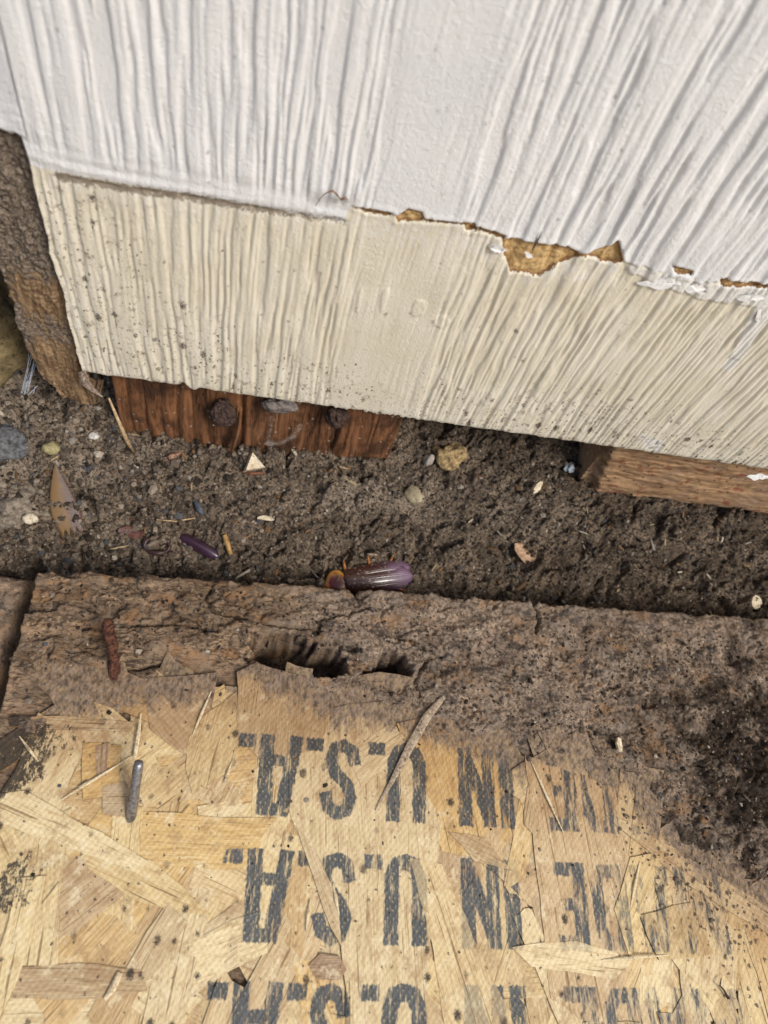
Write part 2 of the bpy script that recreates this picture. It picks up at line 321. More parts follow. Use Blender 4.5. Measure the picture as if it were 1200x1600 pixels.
def mat_strand(lettered=True):
    w = W('oriented_strand' if lettered else 'plain_strand', .62, .3); p = w.pos(); ob = w.obj(); pw = w.vm('ADD', p, w.vm('SCALE', w.n('TexNoise', {'Vector': p, 'Scale': 2.2, 'Detail': 3.0}).outputs['Color'], 1.7))
    info = w.n('ObjectInfo'); rnd = info.outputs['Random']
    tone = w.at('tone', 'OBJECT').outputs['Fac']; inkable = w.at('ink', 'OBJECT').outputs['Fac']
    oc = w.vm('ADD', ob, w.vm('SCALE', w.n('CombineXYZ', {0: rnd, 1: w.m('MULTIPLY', rnd, 7.3), 2: w.m('MULTIPLY', rnd, 3.1)}).outputs[0], 400.0))
    g1 = w.noise(w.mul(oc, (.10, 1, 1)), .8, 5, .62, .9); g2 = w.noise(w.mul(oc, (.05, 1, 1)), 3.2, 3, .6); g3 = w.noise(p, .06, 3)
    base = w.mix(rnd, (.68, .515, .255), (.78, .635, .38))
    base = w.mix(w.m('FRACT', w.m('MULTIPLY', rnd, 17.7)), base, (.74, .57, .29))
    base = w.mix(w.m('MULTIPLY', w.mr(w.m('FRACT', w.m('MULTIPLY', rnd, 31.3)), .72, .95), .6), base, (.56, .40, .25))
    base = w.mix(w.m('MULTIPLY', w.mr(w.m('FRACT', w.m('MULTIPLY', rnd, 53.9)), .62, .80), .75), base, (.80, .66, .40))
    base = w.mix(w.m('MULTIPLY', w.mr(w.m('FRACT', w.m('MULTIPLY', rnd, 71.1)), .80, .92), .7), base, (.66, .42, .15))
    base = w.mix(tone, base, (.34, .225, .145))
    col = w.mix(w.m('MULTIPLY', w.mr(g1, .44, .70), .62), base, w.mix(1.0, base, (.58, .46, .34), 'MULTIPLY'))
    col = w.mix(w.m('MULTIPLY', w.m('MULTIPLY', w.mr(g2, .50, .66), w.mr(g3, .35, .6, .3, 1.0)), .42), col, (.90, .77, .50))
    col = w.mix(w.m('MULTIPLY', w.mr(w.noise(w.mul(oc, (.03, 1, 1)), 1.1, 3), .63, .67), .7), col, (.17, .095, .04))
    # mildew: blotches and dark specks
    blotch = w.m('MULTIPLY', w.mr(w.noise(p, .09, 6, .75), .50, .66), .62)
    col = w.mix(blotch, col, (.34, .205, .10))
    col = w.mix(w.m('MULTIPLY', w.mr(w.noise(p, .42, 5, .75), .52, .66), .38), col, (.42, .27, .13))
    pale = w.m('MULTIPLY', w.mr(w.noise(w.vm('ADD', p, (37, 11, 5)), .16, 5, .75), .55, .66), .55)
    col = w.mix(pale, col, (.82, .70, .46))
    # ink
    xyz = w.n('SeparateXYZ', {0: p})
    jit = w.n('TexNoise', {'Vector': w.mul(p, (1, .35, 1)), 'Scale': 1.4, 'Detail': 3.0}).outputs['Color']
    pj = w.vm('ADD', p, w.vm('SCALE', w.vm('SUBTRACT', jit, (.5, .5, .5)), 1.7)); jx = w.n('SeparateXYZ', {0: pj})
    vrow = w.m('MODULO', w.m('ADD', w.m('SUBTRACT', -100.2, jx.outputs[1]), 33.2 * 4), 33.2)
    P2 = w.n('CombineXYZ', {0: jx.outputs[0], 1: vrow, 2: 0.0}).outputs[0]
    grp = stroke_group() if lettered else None; prev = 99.0
    for (a, b, hw) in (STROKES if lettered else []):
        L = math.hypot(b[0] - a[0], b[1] - a[1]); d = ((b[0] - a[0]) / L, (b[1] - a[1]) / L, 0)
        nd = w.t.nodes.new('ShaderNodeGroup'); nd.node_tree = grp
        w.set(nd.inputs['P'], P2); nd.inputs['A'].default_value = ((a[0] + b[0]) / 2, (a[1] + b[1]) / 2, 0); nd.inputs['D'].default_value = d
        nd.inputs['N'].default_value = (-d[1], d[0], 0); nd.inputs['L'].default_value = L / 2 + (hw * .45 if L < 6 else 0); nd.inputs['W'].default_value = hw
        w.set(nd.inputs['Prev'], prev); prev = nd.outputs[0]
    ink = w.mr(prev, .25, -.35)
    rows = w.m('MULTIPLY', w.m('LESS_THAN', xyz.outputs[1], -97.0), w.m('GREATER_THAN', xyz.outputs[1], -230.0))
    # the screen pressed into the face leaves rows of little pits that took less ink
    scr = w.m('MULTIPLY', w.m('SINE', w.m('ADD', w.m('MULTIPLY', xyz.outputs[0], 3.7), w.m('MULTIPLY', xyz.outputs[1], .30))), w.m('SINE', w.m('ADD', w.m('MULTIPLY', xyz.outputs[1], 2.9), w.m('MULTIPLY', xyz.outputs[0], .35))))
    col = w.mix(w.m('MULTIPLY', w.mr(w.m('ADD', scr, w.m('MULTIPLY', w.m('SUBTRACT', w.noise(p, .30, 4), .5), 4.0)), -.4, -1.6), .26), col, (.40, .25, .10))
    worn = w.m('ADD', w.noise(w.mul(p, (1, .16, 1)), .62, 5, .7), w.m('MULTIPLY', w.mr(xyz.outputs[0], 60, 150, 0, .13), 1.0))
    wear = w.mr(worn, .51, .68, 1.0, .10)
    wear = w.m('MULTIPLY', wear, w.mr(w.m('ADD', scr, w.m('MULTIPLY', w.m('SUBTRACT', w.noise(p, .9, 4, .7), .5), 5.0)), .4, 1.6, 1.0, .5))
    inkf = w.m('MULTIPLY', w.m('MULTIPLY', w.m('MULTIPLY', ink, rows), w.m('MULTIPLY', wear, inkable)), .93)
    col = w.mix(inkf, col, w.mix(w.mr(g1, .4, .7), (.040, .055, .068), (.085, .105, .120)))
    dens = w.mr(w.noise(p, .035, 3), .38, .58)
    flk = w.m('MAXIMUM', w.m('MULTIPLY', w.spots(w.mul(pw, (1.0, .75, 1)), 7.0, .2, 1.1, .5), dens), w.spots(w.mul(pw, (1.2, .9, 1)), 3.4, .06, .40, .30))
    col = w.mix(w.m('MULTIPLY', flk, w.mr(w.noise(p, 1.5, 3), .25, .5, .5, .95)), col, (.045, .032, .025))
    qd = w.vm('LENGTH', w.vm('SUBTRACT', p, (185.0, -108.0, 0)))
    flk2 = w.spots(w.mul(pw, (1.1, 1.0, 1)), 2.0, .15, .75, w.mr(w.m('ADD', qd, w.m('MULTIPLY', w.m('SUBTRACT', w.noise(p, .1, 3), .5), 40.0)), 26, 72, .95, 0.0))
    col = w.mix(w.m('MULTIPLY', flk2, .85), col, (.055, .038, .03))
    # black mould along the left border of the board
    mould = w.mr(w.m('ADD', w.m('ADD', w.mr(xyz.outputs[0], -36, -66, 0, .36, False), w.mr(w.noise(p, .05, 2), .42, .56, -.20, .06)), w.m('MULTIPLY', w.m('SUBTRACT', w.noise(w.mul(p, (1, .6, 1)), .55, 7, .8), .5), 1.0)), .27, .36)
    col = w.mix(w.m('MULTIPLY', mould, .92), col, (.035, .030, .026))
    # damp stain creeping out from the rotted edge
    sd = stain_node(w, p)
    sn = w.m('ADD', w.m('ADD', sd, w.m('MULTIPLY', w.m('SUBTRACT', w.noise(w.mul(p, (1, .55, 1)), .16, 6, .75), .5), 26.0)), w.m('ADD', w.m('MULTIPLY', w.m('SUBTRACT', w.noise(w.mul(oc, (.2, 1, 1)), .8, 4, .7), .5), 12.0), w.m('MULTIPLY', w.m('SUBTRACT', w.m('FRACT', w.m('MULTIPLY', rnd, 91.7)), .5), 11.0)))
    col = w.mix(w.m('MULTIPLY', w.mr(sn, -52.0, -14.0), .62), col, w.mix(1.0, col, (.55, .42, .32), 'MULTIPLY'))
    col = w.mix(w.m('MULTIPLY', w.mr(sn, -17.0, -11.0), w.mr(w.noise(p, .5, 4, .7), .35, .6, .62, .96)), col, w.mix(w.mr(w.noise(w.mul(p, (1, .5, 1)), .7, 6, .75), .36, .64), (.055, .038, .027), (.27, .195, .14)))
    h = w.m('ADD', w.m('MULTIPLY', g1, .7), w.m('ADD', w.m('MULTIPLY', g2, .35), w.m('MULTIPLY', scr, .15)))
    return w.out(col, w.mr(inkf, 0, 1, .66, .5), w.bump(h, .42, .8))
def mat_crack():
    w = W('strand_edge', .8, .1); p = w.pos(); n = w.noise(p, .8, 3)
    return w.out(w.mix(w.mr(n, .4, .6), (.10, .058, .026), (.34, .22, .10)))
def mat_rot():
    w = W('rotted_board', .92, .15); p = w.pos(); dk = w.at('dark').outputs['Fac']; lay = w.at('layer').outputs['Fac']
    n = w.noise(p, .75, 6, .75); n2 = w.noise(p, .10, 3, .6); n3 = w.noise(p, 2.4, 3, .7)
    gr = w.noise(w.mul(p, (.35, 1, 1)), .6, 6, .75, 1.6)
    n = w.n('Mix', {0: lay, 2: n, 3: gr}).outputs[0]; lay_ = lay
    col = w.mix(w.mr(n, .34, .66), (.065, .047, .034), (.47, .36, .265))
    big = w.noise(w.mul(p, (.7, 1, 1)), .045, 5, .65)
    col = w.mix(w.m('MULTIPLY', w.mr(big, .46, .60), .55), col, w.mix(1.0, col, (1.45, 1.38, 1.32), 'MULTIPLY'))
    col = w.mix(w.m('MULTIPLY', w.mr(big, .50, .38), .6), col, w.mix(1.0, col, (.55, .46, .38), 'MULTIPLY'))
    col = w.mix(w.m('MULTIPLY', w.mr(n2, .42, .62), .35), col, (.23, .165, .125))
    col = w.mix(w.m('MULTIPLY', w.mr(w.noise(w.mul(p, (.6, 1, 1)), .11, 5, .7), .53, .64), .65), col, (.40, .235, .12))
    col = w.mix(w.m('MULTIPLY', w.mr(w.noise(w.vm('ADD', p, (90, 3, 7)), .13, 5, .7), .50, .64), .7), col, (.33, .265, .21))
    col = w.mix(w.m('MULTIPLY', w.mr(w.noise(w.mul(p, (.6, 1, 1)), .17, 5, .75), .53, .64), .8), col, (.050, .045, .043))
    col = w.mix(w.m('MULTIPLY', lay, .55), col, w.mix(1.0, col, (1.0, .86, .66), 'MULTIPLY'))
    col = w.mix(w.mr(w.m('ADD', dk, w.m('MULTIPLY', w.m('SUBTRACT', n, .5), 1.5)), .4, .9), col, (.050, .035, .025))
    col = w.mix(w.m('MULTIPLY', w.mr(n3, .64, .74), .35), col, (.40, .33, .26))
    return w.out(col, None, w.bump(w.m('ADD', n, w.m('MULTIPLY', n3, .6)), 1.0, 1.0))
def mat_rust(name='rust', c0=(.045, .018, .012), c1=(.20, .075, .035)):
    w = W(name, .8, .3); p = w.obj(); n = w.noise(p, 1.1, 7, .75)
    return w.out(w.mix(w.mr(n, .40, .64), c0, c1), w.mr(n, .3, .7, .45, .85), w.bump(n, 1.4, 1.0))
def mat_steel():
    w = W('dull_steel', .42, .5); p = w.obj(); n = w.noise(p, .9, 6, .7); w.set(w.b.inputs['Metallic'], .75)
    return w.out(w.mix(w.mr(n, .4, .68), (.32, .32, .33), (.10, .075, .06)), w.mr(n, .3, .7, .3, .6), w.bump(n, .2, .5))
M = dict(siding=mat_siding(), trim=mat_trim(), sill=mat_sill(), block=mat_block(), soil=mat_soil(), grain=mat_grain(),
         strand=mat_strand(), plain=mat_strand(False), crack=mat_crack(), rot=mat_rot(), rust=mat_rust(), rust_head=mat_rust('rust_head', (.030, .020, .020), (.17, .10, .075)), steel=mat_steel())

# ------------------------------------------------------------------ ground: a trench of soil between wall and board
def soil_base(x, y):
    z = np.interp(y, [-3000, -75, -48, -32, -12, 6, 22, 40, 70, 3000], [-24, -24, -22.5, -18.5, -10.5, 1.5, 8, 10, 10, 10])
    z = z + 4.0 * sst(-62, -95, x) * sst(-60, -20, y)
    return z
def soil_h(x, y):
    x = np.asarray(x, float); y = np.asarray(y, float)
    x0_, y0_ = x, y; x = x0_ + 4.0 * fbm(x0_ / 15, y0_ / 15, 24, 3); y = y0_ + 4.0 * fbm(x0_ / 15, y0_ / 15, 25, 3)
    near = sst(-200, -130, x) * sst(330, 260, x) * sst(-130, -80, y)
    a = 2.4 * fbm(x / 17, y / 13, 3, 3) + 3.6 * np.abs(pn(x / 8, y / 8, 8)) + 1.9 * np.abs(pn(x / 3.3, y / 3.3, 21)) + .9 * np.abs(pn(x / 1.6, y / 1.6, 22)) - 1.8
    a = a - 2.8 * sst(.15, .6, pn(x / 7, y / 6, 23))
    a = a + 2.6 * np.exp(-((x - 98) / 16) ** 2 - ((y - 2) / 9) ** 2) + 1.8 * np.exp(-((x - 30) / 18) ** 2 - ((y + 3) / 6) ** 2)
    a = a * (.75 + .6 * sst(-.4, .5, fbm(x0_ / 34, y0_ / 22, 26, 2))) + .45 * pn(x0_ / .9, y0_ / .9, 27)
    return soil_base(x0_, y0_) + (1.2 * a - .6) * near
gx = np.concatenate([-np.geomspace(3000, 140, 14), np.arange(-135, 250, .5), np.geomspace(255, 3000, 14)])
gy = np.concatenate([-np.geomspace(3000, 90, 12), np.arange(-78, 46, .5), np.geomspace(50, 3000, 12)])
GX, GY = np.meshgrid(gx, gy); GZ = soil_h(GX, GY)
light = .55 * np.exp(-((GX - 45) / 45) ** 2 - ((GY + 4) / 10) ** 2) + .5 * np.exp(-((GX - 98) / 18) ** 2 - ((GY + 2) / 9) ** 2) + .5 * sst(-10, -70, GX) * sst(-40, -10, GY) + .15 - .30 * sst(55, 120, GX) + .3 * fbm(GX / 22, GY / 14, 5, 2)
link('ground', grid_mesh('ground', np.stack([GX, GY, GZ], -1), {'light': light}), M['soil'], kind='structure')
def hit(u, v, h=soil_h, lift=0.0):          # where the sight line through a photo point meets the soil
    r = ray(u, v); r = r / np.linalg.norm(r); t = np.linspace(120, 420, 2400); P = CAM + t[:, None] * r
    k = np.argmax(P[:, 2] <= h(P[:, 0], P[:, 1])); q = P[k].copy(); q[2] += lift; return q
_ico = None
def scatter(name, xs, ys, zs, rad, cols, seed, flat=.75, stretch=(1, 1, 1)):
    rs = np.random.default_rng(seed); n = len(xs)
    ph = (1 + 5 ** .5) / 2
    B = np.array([(-1, ph, 0), (1, ph, 0), (-1, -ph, 0), (1, -ph, 0), (0, -1, ph), (0, 1, ph), (0, -1, -ph), (0, 1, -ph), (ph, 0, -1), (ph, 0, 1), (-ph, 0, -1), (-ph, 0, 1)]) / 1.9
    T = np.array([(0, 11, 5), (0, 5, 1), (0, 1, 7), (0, 7, 10), (0, 10, 11), (1, 5, 9), (5, 11, 4), (11, 10, 2), (10, 7, 6), (7, 1, 8), (3, 9, 4), (3, 4, 2), (3, 2, 6), (3, 6, 8), (3, 8, 9), (4, 9, 5), (2, 4, 11), (6, 2, 10), (8, 6, 7), (9, 8, 1)])
    V = B[None] * rs.uniform(.6, 1.35, (n, 12, 1)) * (rs.uniform(.6, 1.4, (n, 1, 3)) * np.array([1, 1, flat]) * np.array(stretch)) * rad[:, None, None]
    a = rs.uniform(0, 6.28, n); ca, sa = np.cos(a)[:, None], np.sin(a)[:, None]
    x = V[..., 0] * ca - V[..., 1] * sa; y = V[..., 0] * sa + V[..., 1] * ca
    V = np.stack([x + xs[:, None], y + ys[:, None], V[..., 2] + zs[:, None]], -1)
    Fc = (T[None] + (np.arange(n) * 12)[:, None, None]).reshape(-1)
    return raw_mesh(name, V, Fc, np.full(n * 20, 3), {'tint': np.repeat(cols, 12, 0)}, smooth=False)
PAL = np.array([(.04, .03, .022), (.085, .064, .048), (.15, .115, .086), (.24, .19, .14), (.30, .24, .18), (.44, .38, .30), (.10, .10, .105), (.22, .12, .06)])
rs = np.random.default_rng(11)
n = 32000; xs = rs.uniform(-130, 245, n); ys = rs.uniform(-52, 26, n)
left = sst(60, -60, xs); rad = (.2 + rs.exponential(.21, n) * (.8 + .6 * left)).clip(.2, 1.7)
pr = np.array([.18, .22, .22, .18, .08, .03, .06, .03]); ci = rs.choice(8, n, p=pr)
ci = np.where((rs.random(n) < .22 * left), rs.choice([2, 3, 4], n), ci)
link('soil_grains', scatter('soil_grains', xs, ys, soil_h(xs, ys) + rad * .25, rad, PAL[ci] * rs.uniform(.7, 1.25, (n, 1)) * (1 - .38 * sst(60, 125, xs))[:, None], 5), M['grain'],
     label='loose grains and crumbs of soil in the trench', cat='soil', kind='stuff')

n = 110; xs = rs.uniform(-125, 235, n); ys = rs.uniform(-46, 8, n)
me_ = scatter('plant_bits', xs, ys, soil_h(xs, ys) + .5, rs.uniform(.35, 1.2, n), np.array([(.50, .38, .22), (.30, .18, .09), (.62, .54, .40), (.16, .09, .05), (.40, .36, .30)])[rs.choice(5, n, p=[.25, .25, .15, .25, .1])], 9, .45, (2.6, .55, .7))
link('plant_bits', me_, M['grain'], label='tiny splinters and plant scraps littering the soil', cat='litter', kind='stuff')

# ------------------------------------------------------------------ the siding panel
XL, ZB, ZS = -64.5, 43.0, 121.5             # left end, bottom edge, seam
def wpts(px): return [tuple(aty(u, v)[[0, 2]]) for u, v in px]
sx = np.concatenate([np.arange(XL, 196, .36), np.geomspace(198, 1500, 16)])
szs = np.concatenate([np.arange(0, 146, .36), np.geomspace(148, 1500, 16)])
SX, SV = np.meshgrid(sx, szs); SZ = SV + ZB
warp = 1.6 * fbm(SX / 40, SZ / 130, 31, 2) + .42 * fbm(SX / 8, SZ / 19, 33, 2)
U = SX + warp
coarse = sst(40, 62, SX) * sst(90, 130, SZ)
a = pn(U / 1.75, SZ / 42, 41) + .6 * pn(U / .95, SZ / 22, 42) + .55 * pn(U / 4.6, SZ / 60, 43)
b = pn(U / 2.9, SZ / 48, 44) + .55 * pn(U / 1.4, SZ / 30, 45) + .3 * pn(U / 6, SZ / 60, 58)
c = pn(U / 1.3, SZ / 50, 46) + .55 * pn(U / 3.2, SZ / 36, 47)
fine = sst(84, 112, SX) * sst(125, 100, SZ)
nn = a * (1 - coarse) * (1 - fine) + b * coarse + c * fine
flatb = sst(12, 18, SX) * sst(42, 34, SX + .10 * (SZ - 120) + 3 * pn(SZ / 22, 0, 48))
amp = (.34 + .20 * coarse) * (1 - .88 * flatb) + .10 * fbm(SX / 30, SZ / 30, 49, 2)
nn = nn + .10 * pn(SX / 1.1, SZ / 5, 56) + .12 * pn(SX / 3, SZ / 9, 57)
G = 1.5 * sst(-.42, .0, nn) - 1 + .6 * sst(.05, .6, nn); H = amp * G + .10 * pn(SX / 14, SZ / 14, 50)
# isolated raised islands on the smooth band
for (u, v, w_, h_) in [(655, 480, 2.2, 4), (690, 500, 3.0, 3), (800, 500, 1.6, 9), (760, 620, 2.2, 5), (850, 600, 2.6, 9), (560, 470, .8, 5), (545, 380, .9, 26), (600, 470, 1.1, 5), (700, 610, 1.8, 5)]:
    px, pz = aty(u, v)[[0, 2]]
    e = np.hypot((SX - px - .15 * (SZ - pz) * 0) / w_, (SZ - pz) / h_) + .35 * pn(SX / 2.2, SZ / 5, 51); H += .30 * sst(1.05, .7, e)
# film of white paint over the older beige coat
edge_px = [(-40, 236), (60, 262), (180, 284), (300, 305), (420, 326), (536, 348), (547, 322), (620, 334), (735, 351), (792, 372), (880, 389), (930, 396), (966, 379), (976, 410), (1030, 424), (1095, 440), (1130, 436), (1200, 449), (1300, 470)]
ep = np.array(wpts(edge_px)); zb_ = np.interp(SX, ep[:, 0], ep[:, 1], right=ZS) + .35 * pn(SX / 3.0, 0, 52) + .3 * pn(SX / 1.1, 0, 53)
film = SZ - zb_
near = (SZ > 60) & (SZ < 150) & (SX < 175)
def sub_sdf(pts):
    o = np.full(SX.shape, -50.0); o[near] = poly_sdf(SX[near], SZ[near], pts); return o
bare = np.full(SX.shape, -50.0)
for px in ([(618, 338), (638, 325), (660, 331), (665, 346), (622, 347)], [(784, 370), (830, 376), (885, 384), (908, 400), (890, 408), (868, 415), (842, 431), (812, 424), (798, 425), (788, 400)],
           [(903, 398), (935, 390), (967, 376), (974, 410), (948, 412), (928, 405)], [(550, 322), (585, 326), (612, 332), (610, 337), (575, 334)], [(660, 343), (735, 348), (735, 352), (662, 348)],
           [(722, 345), (742, 349), (748, 362), (728, 360)], [(1050, 414), (1082, 420), (1080, 428), (1054, 424)], [(1124, 432), (1150, 438), (1200, 444), (1200, 450), (1150, 447), (1126, 446)], [(745, 352), (790, 366), (788, 374), (748, 360)], [(1085, 445), (1102, 447), (1100, 455), (1088, 453)]):
    bare = np.maximum(bare, sub_sdf(wpts(px)))
chalk = np.zeros(SX.shape)
for px, k, r in (([(548, 330), (700, 348), (780, 375), (790, 420), (700, 390), (560, 372)], .5, 9), ([(900, 402), (975, 412), (960, 440), (860, 436), (820, 438)], .55, 7), ([(980, 415), (1095, 440), (1200, 450), (1200, 480), (1095, 466), (985, 425)], 1.3, 1.0),
                 ([(1185, 470), (1200, 470), (1200, 500), (1140, 580), (1130, 575)], 1.1, 1.5), ([(88, 430), (118, 445), (150, 520), (160, 548), (122, 550), (105, 500)], .5, 9), ([(62, 262), (550, 345), (545, 365), (80, 300)], .4, 6), ([(1000, 680), (1040, 690), (1030, 706), (1010, 700)], .9, 2)):
    chalk = np.maximum(chalk, k * sst(-r, r * .5, sub_sdf(wpts(px)) if px[0][1] < 600 else poly_sdf(SX, SZ, wpts(px))))
# caulk bead and the dirty crease below it, left half of the seam
crp = np.array(wpts([(92, 276), (180, 292), (300, 309), (420, 329), (536, 346)])); crease = np.full(SX.shape, 50.0); crease[near] = line_d(SX[near], SZ[near], crp)
bdp = np.array(wpts([(40, 240), (110, 262), (200, 281), (300, 296), (420, 316), (540, 338)])); bead = np.full(SX.shape, 50.0); bead[near] = line_d(SX[near], SZ[near], bdp)
bead2 = np.full(SX.shape, 50.0); bead2[near] = line_d(SX[near], SZ[near], np.array(wpts([(50, 232), (120, 247), (200, 262), (300, 282), (480, 318)])))
ub = sst(7, 1.5, bead)
H = H * (1 - .8 * ub) + .32 * np.exp(-(bead / 1.2) ** 2) + .22 * np.exp(-(bead2 / 1.2) ** 2) - .55 * np.exp(-(crease / .7) ** 2) * (.6 + pn(SX / 5, 0, 67))
seam = 1.05 * np.exp(-(crease / 1.5) ** 2) * (1 - .35 * sst(-20, 8, SX))
fs = sst(-.25, .25, film + .6 * pn(SX / 1.2, SZ / 1.2, 54)); H += .38 * fs * (1 - ub) + .12 * np.exp(-((film - .5) / .9) ** 2) * sst(8, 14, SX)
H -= (.85 + .35 * fbm(SX / 1.6, SZ / 1.6, 59, 3)) * sst(-.3, .4, bare) - .08 * np.exp(-((bare + .7) / .8) ** 2)
H += .35 * sst(.3, 1.0, chalk) * sst(60, 80, SX) * (SZ > 95)
H += .05 * pn(SX / .9, SZ / .9, 55) * sst(196, 180, SX)
grime = .85 * sst(76, 45, SZ) * (.75 + .5 * pn(SX / 25, 0, 65)) + .12 + .50 * sst(-25, -60, SX) * sst(124, 112, SZ) + .30 * np.exp(-((SX - 100) / 20) ** 2 - ((SZ - 62) / 14) ** 2) + .30 * np.exp(-((SX - 17) / 7) ** 2 - ((SZ - 47) / 5) ** 2)
grime += .28 * np.exp(-((SX + 30) / 22) ** 2 - ((SZ - 68) / 22) ** 2)
grime = np.where(film > -4, grime * .1 - .2, grime)
zbot = ZB - .4 + .55 * pn(sx / 6, 0, 61) + .28 * pn(sx / 1.7, 0, 62) + .5 * G[2]
chx = aty(296, 605)[0]; zbot += 2.2 * np.exp(-((sx - chx + 2.0) / 1.3) ** 2) - 1.6 * np.exp(-((sx - chx - 1.3) / 1.5) ** 2)
zbot = np.where(sx > 196, ZB, zbot)
SZ2 = SZ + (zbot - ZB)[None, :] * sst(6, 0, SV)
rnd_ = .8 * np.exp(-SV / .7)                 # softened lower arris
xl_ = .8 * pn(SZ / 14, 0, 63) + .3 * pn(SZ / 4.1, 0, 64) + .15 * pn(SZ / 1.4, 0, 66)
SX2 = SX + xl_ * sst(3, 0, SX - XL) * sst(125, 118, SZ)
P = np.stack([SX2, -H + rnd_, SZ2], -1)
att = dict(film=film, bare=bare, chalk=chalk, grime=grime, seam=seam)
# underside and left end turn back into the wall
bk = P[:1].copy(); bk[..., 1] = 9.0; P = np.concatenate([bk, P]); att = {k: np.concatenate([v[:1], v]) for k, v in att.items()}
lf = P[:, :1].copy(); lf[..., 1] = 9.0; P = np.concatenate([lf, P], 1); att = {k: np.concatenate([v[:, :1], v], 1) for k, v in att.items()}
siding = link('siding_panel', grid_mesh('siding_panel', P, att), M['siding'],
              label='wood grain siding panel, white paint above and dirty beige below, ragged bottom edge', cat='siding')
del P, att, U, warp, a, b, c, nn
# curled flakes at the paint border
mpaint = chip('paint_flake', (.70, .69, .66), (.82, .81, .79), .5, .8)
for k, (u, v, L, Wd, an, cu) in enumerate([(1040, 438, 15, 4.0, -.30, 1.3), (1085, 447, 9, 3.2, -.20, 1.6), (1172, 462, 10, 2.6, -.25, 1.2), (1186, 492, 6, 2.6, 1.0, .9), (826, 395, 3, 1.6, .5, .6), (778, 385, 5, 3.0, .1, .9), (1185, 742, 9, 3.4, -.2, .6)]):
    rn = random.Random(90 + k); q = aty(u, v); nseg = 9
    out = [(L * (i / nseg - .5), Wd * .5 * rn.uniform(.5, 1) * math.sin(math.pi * (i + .6) / (nseg + 1.2))) for i in range(nseg + 1)]
    out += [(L * (.5 - i / nseg), -Wd * .5 * rn.uniform(.4, 1.1) * math.sin(math.pi * (i + .6) / (nseg + 1.2))) for i in range(nseg + 1)]
    link('paint_flake', plate('paint_flake', out, .18, rn, -cu * .6), mpaint, siding, (q[0], -1.0, q[2]), (R(78), an, 0) if k < 6 else (R(60), an, 0))
# curling strip of torn paint film by the middle of the seam
mb = MB(); q0 = [aty(u, v, y) for u, v, y in ((493, 322, -1.2), (500, 310, -2.0), (510, 301, -2.8), (520, 298, -3.0), (527, 305, -2.2), (533, 312, -1.4), (541, 308, -1.2), (546, 316, -.8))]
mb.tube([tuple(p) for p in q0], [.12, .18, .25, .42, .50, .40, .30, .2], 6, 0, .25, 3, .4)
link('paint_curl', mb.mesh('paint_curl'), chip('paint_curl', (.12, .07, .05), (.35, .22, .14), .6), siding)
mb = MB(); q0 = [aty(u, v, -1.1) for u, v in ((846, 362), (842, 372), (836, 384), (832, 390))]
mb.tube([tuple(p) for p in q0], [.1, .35, .5, .3], 6, 0, .2, 4, .5)
link('paint_curl', mb.mesh('paint_curl'), chip('paint_curl_dark', (.10, .08, .07), (.30, .26, .23), .6), siding)

# ------------------------------------------------------------------ corner trim board (left): white above, rotted bare below
tx = np.arange(-81, XL + 1.5, .4); tz = np.concatenate([np.arange(22, 190, .4), np.geomspace(192, 1500, 12)])
TX, TZ = np.meshgrid(tx, tz)
TH = .8 * fbm(TX / 5, TZ / 16, 71, 4, .6) + (.5 + .8 * sst(60, 90, TZ)) * np.abs(pn(TX / 2.2, TZ / 2.6, 72)) + .8 * np.abs(pn(TX / 1.1, TZ / 1.3, 73)) - .6
tfilm = TZ - (124.0 + .35 * (-66 - TX) + 1.5 * pn(TX / 4, 0, 74))
pl = sst(-1, 2, tfilm); TH = TH * (1 - .85 * pl) + .5 * pl - 2.4 * (1 - pl)
groove = np.exp(-((TX - (XL - 4.5 - .02 * (TZ - 120))) / .8) ** 2) * sst(118, 126, TZ); TH += .7 * groove - .5 * np.exp(-((TX - (XL - 6.2)) / .6) ** 2) * pl
crumb = .95 * sst(68, 96, TZ) + .45 * np.exp(-((TZ - 58) / 9) ** 2) + .30 * sst(-76, -82, TX) + .12
TX2 = TX + (1.1 * pn(TZ / 9, 0, 75) + .7 * pn(TZ / 2.2, 0, 76) + 6.0 * sst(40, 23, TZ)) * sst(-74, -81, TX)
TZ2 = TZ + (4.0 * sst(-66, -80, TX) + 1.4 * pn(TX / 2.1, 0, 77) + .8 * pn(TX / .9, 3, 77)) * sst(40, 22, TZ)
P = np.stack([TX2, -TH, TZ2], -1)
bk = P[:1].copy(); bk[..., 1] = 14; P = np.concatenate([bk, P]); lf = P[:, :1].copy(); lf[..., 1] = 14; P = np.concatenate([lf, P], 1)
at_ = {k: np.concatenate([np.concatenate([v[:1], v])[:, :1], np.concatenate([v[:1], v])], 1) for k, v in dict(film=tfilm, crumb=crumb).items()}
trim = link('corner_trim_board', grid_mesh('corner_trim_board', P, at_), M['trim'], label='corner trim board, white above, rotted bare brown wood below, left of the siding', cat='trim board')
mb = MB(); pts = [aty(u, v, -1.5 - k * .5) for k, (u, v) in enumerate([(128, 582), (134, 598), (146, 610), (160, 620)])]
mb.tube([tuple(p) for p in pts], [1.2, 1.6, 1.1, .3], 7, 0, .3, 8, .6)
link('splinter', mb.mesh('splinter', False), chip('grey_splinter', (.16, .11, .08), (.42, .34, .27), .8, 1.0, (1, 1, 1)), trim)
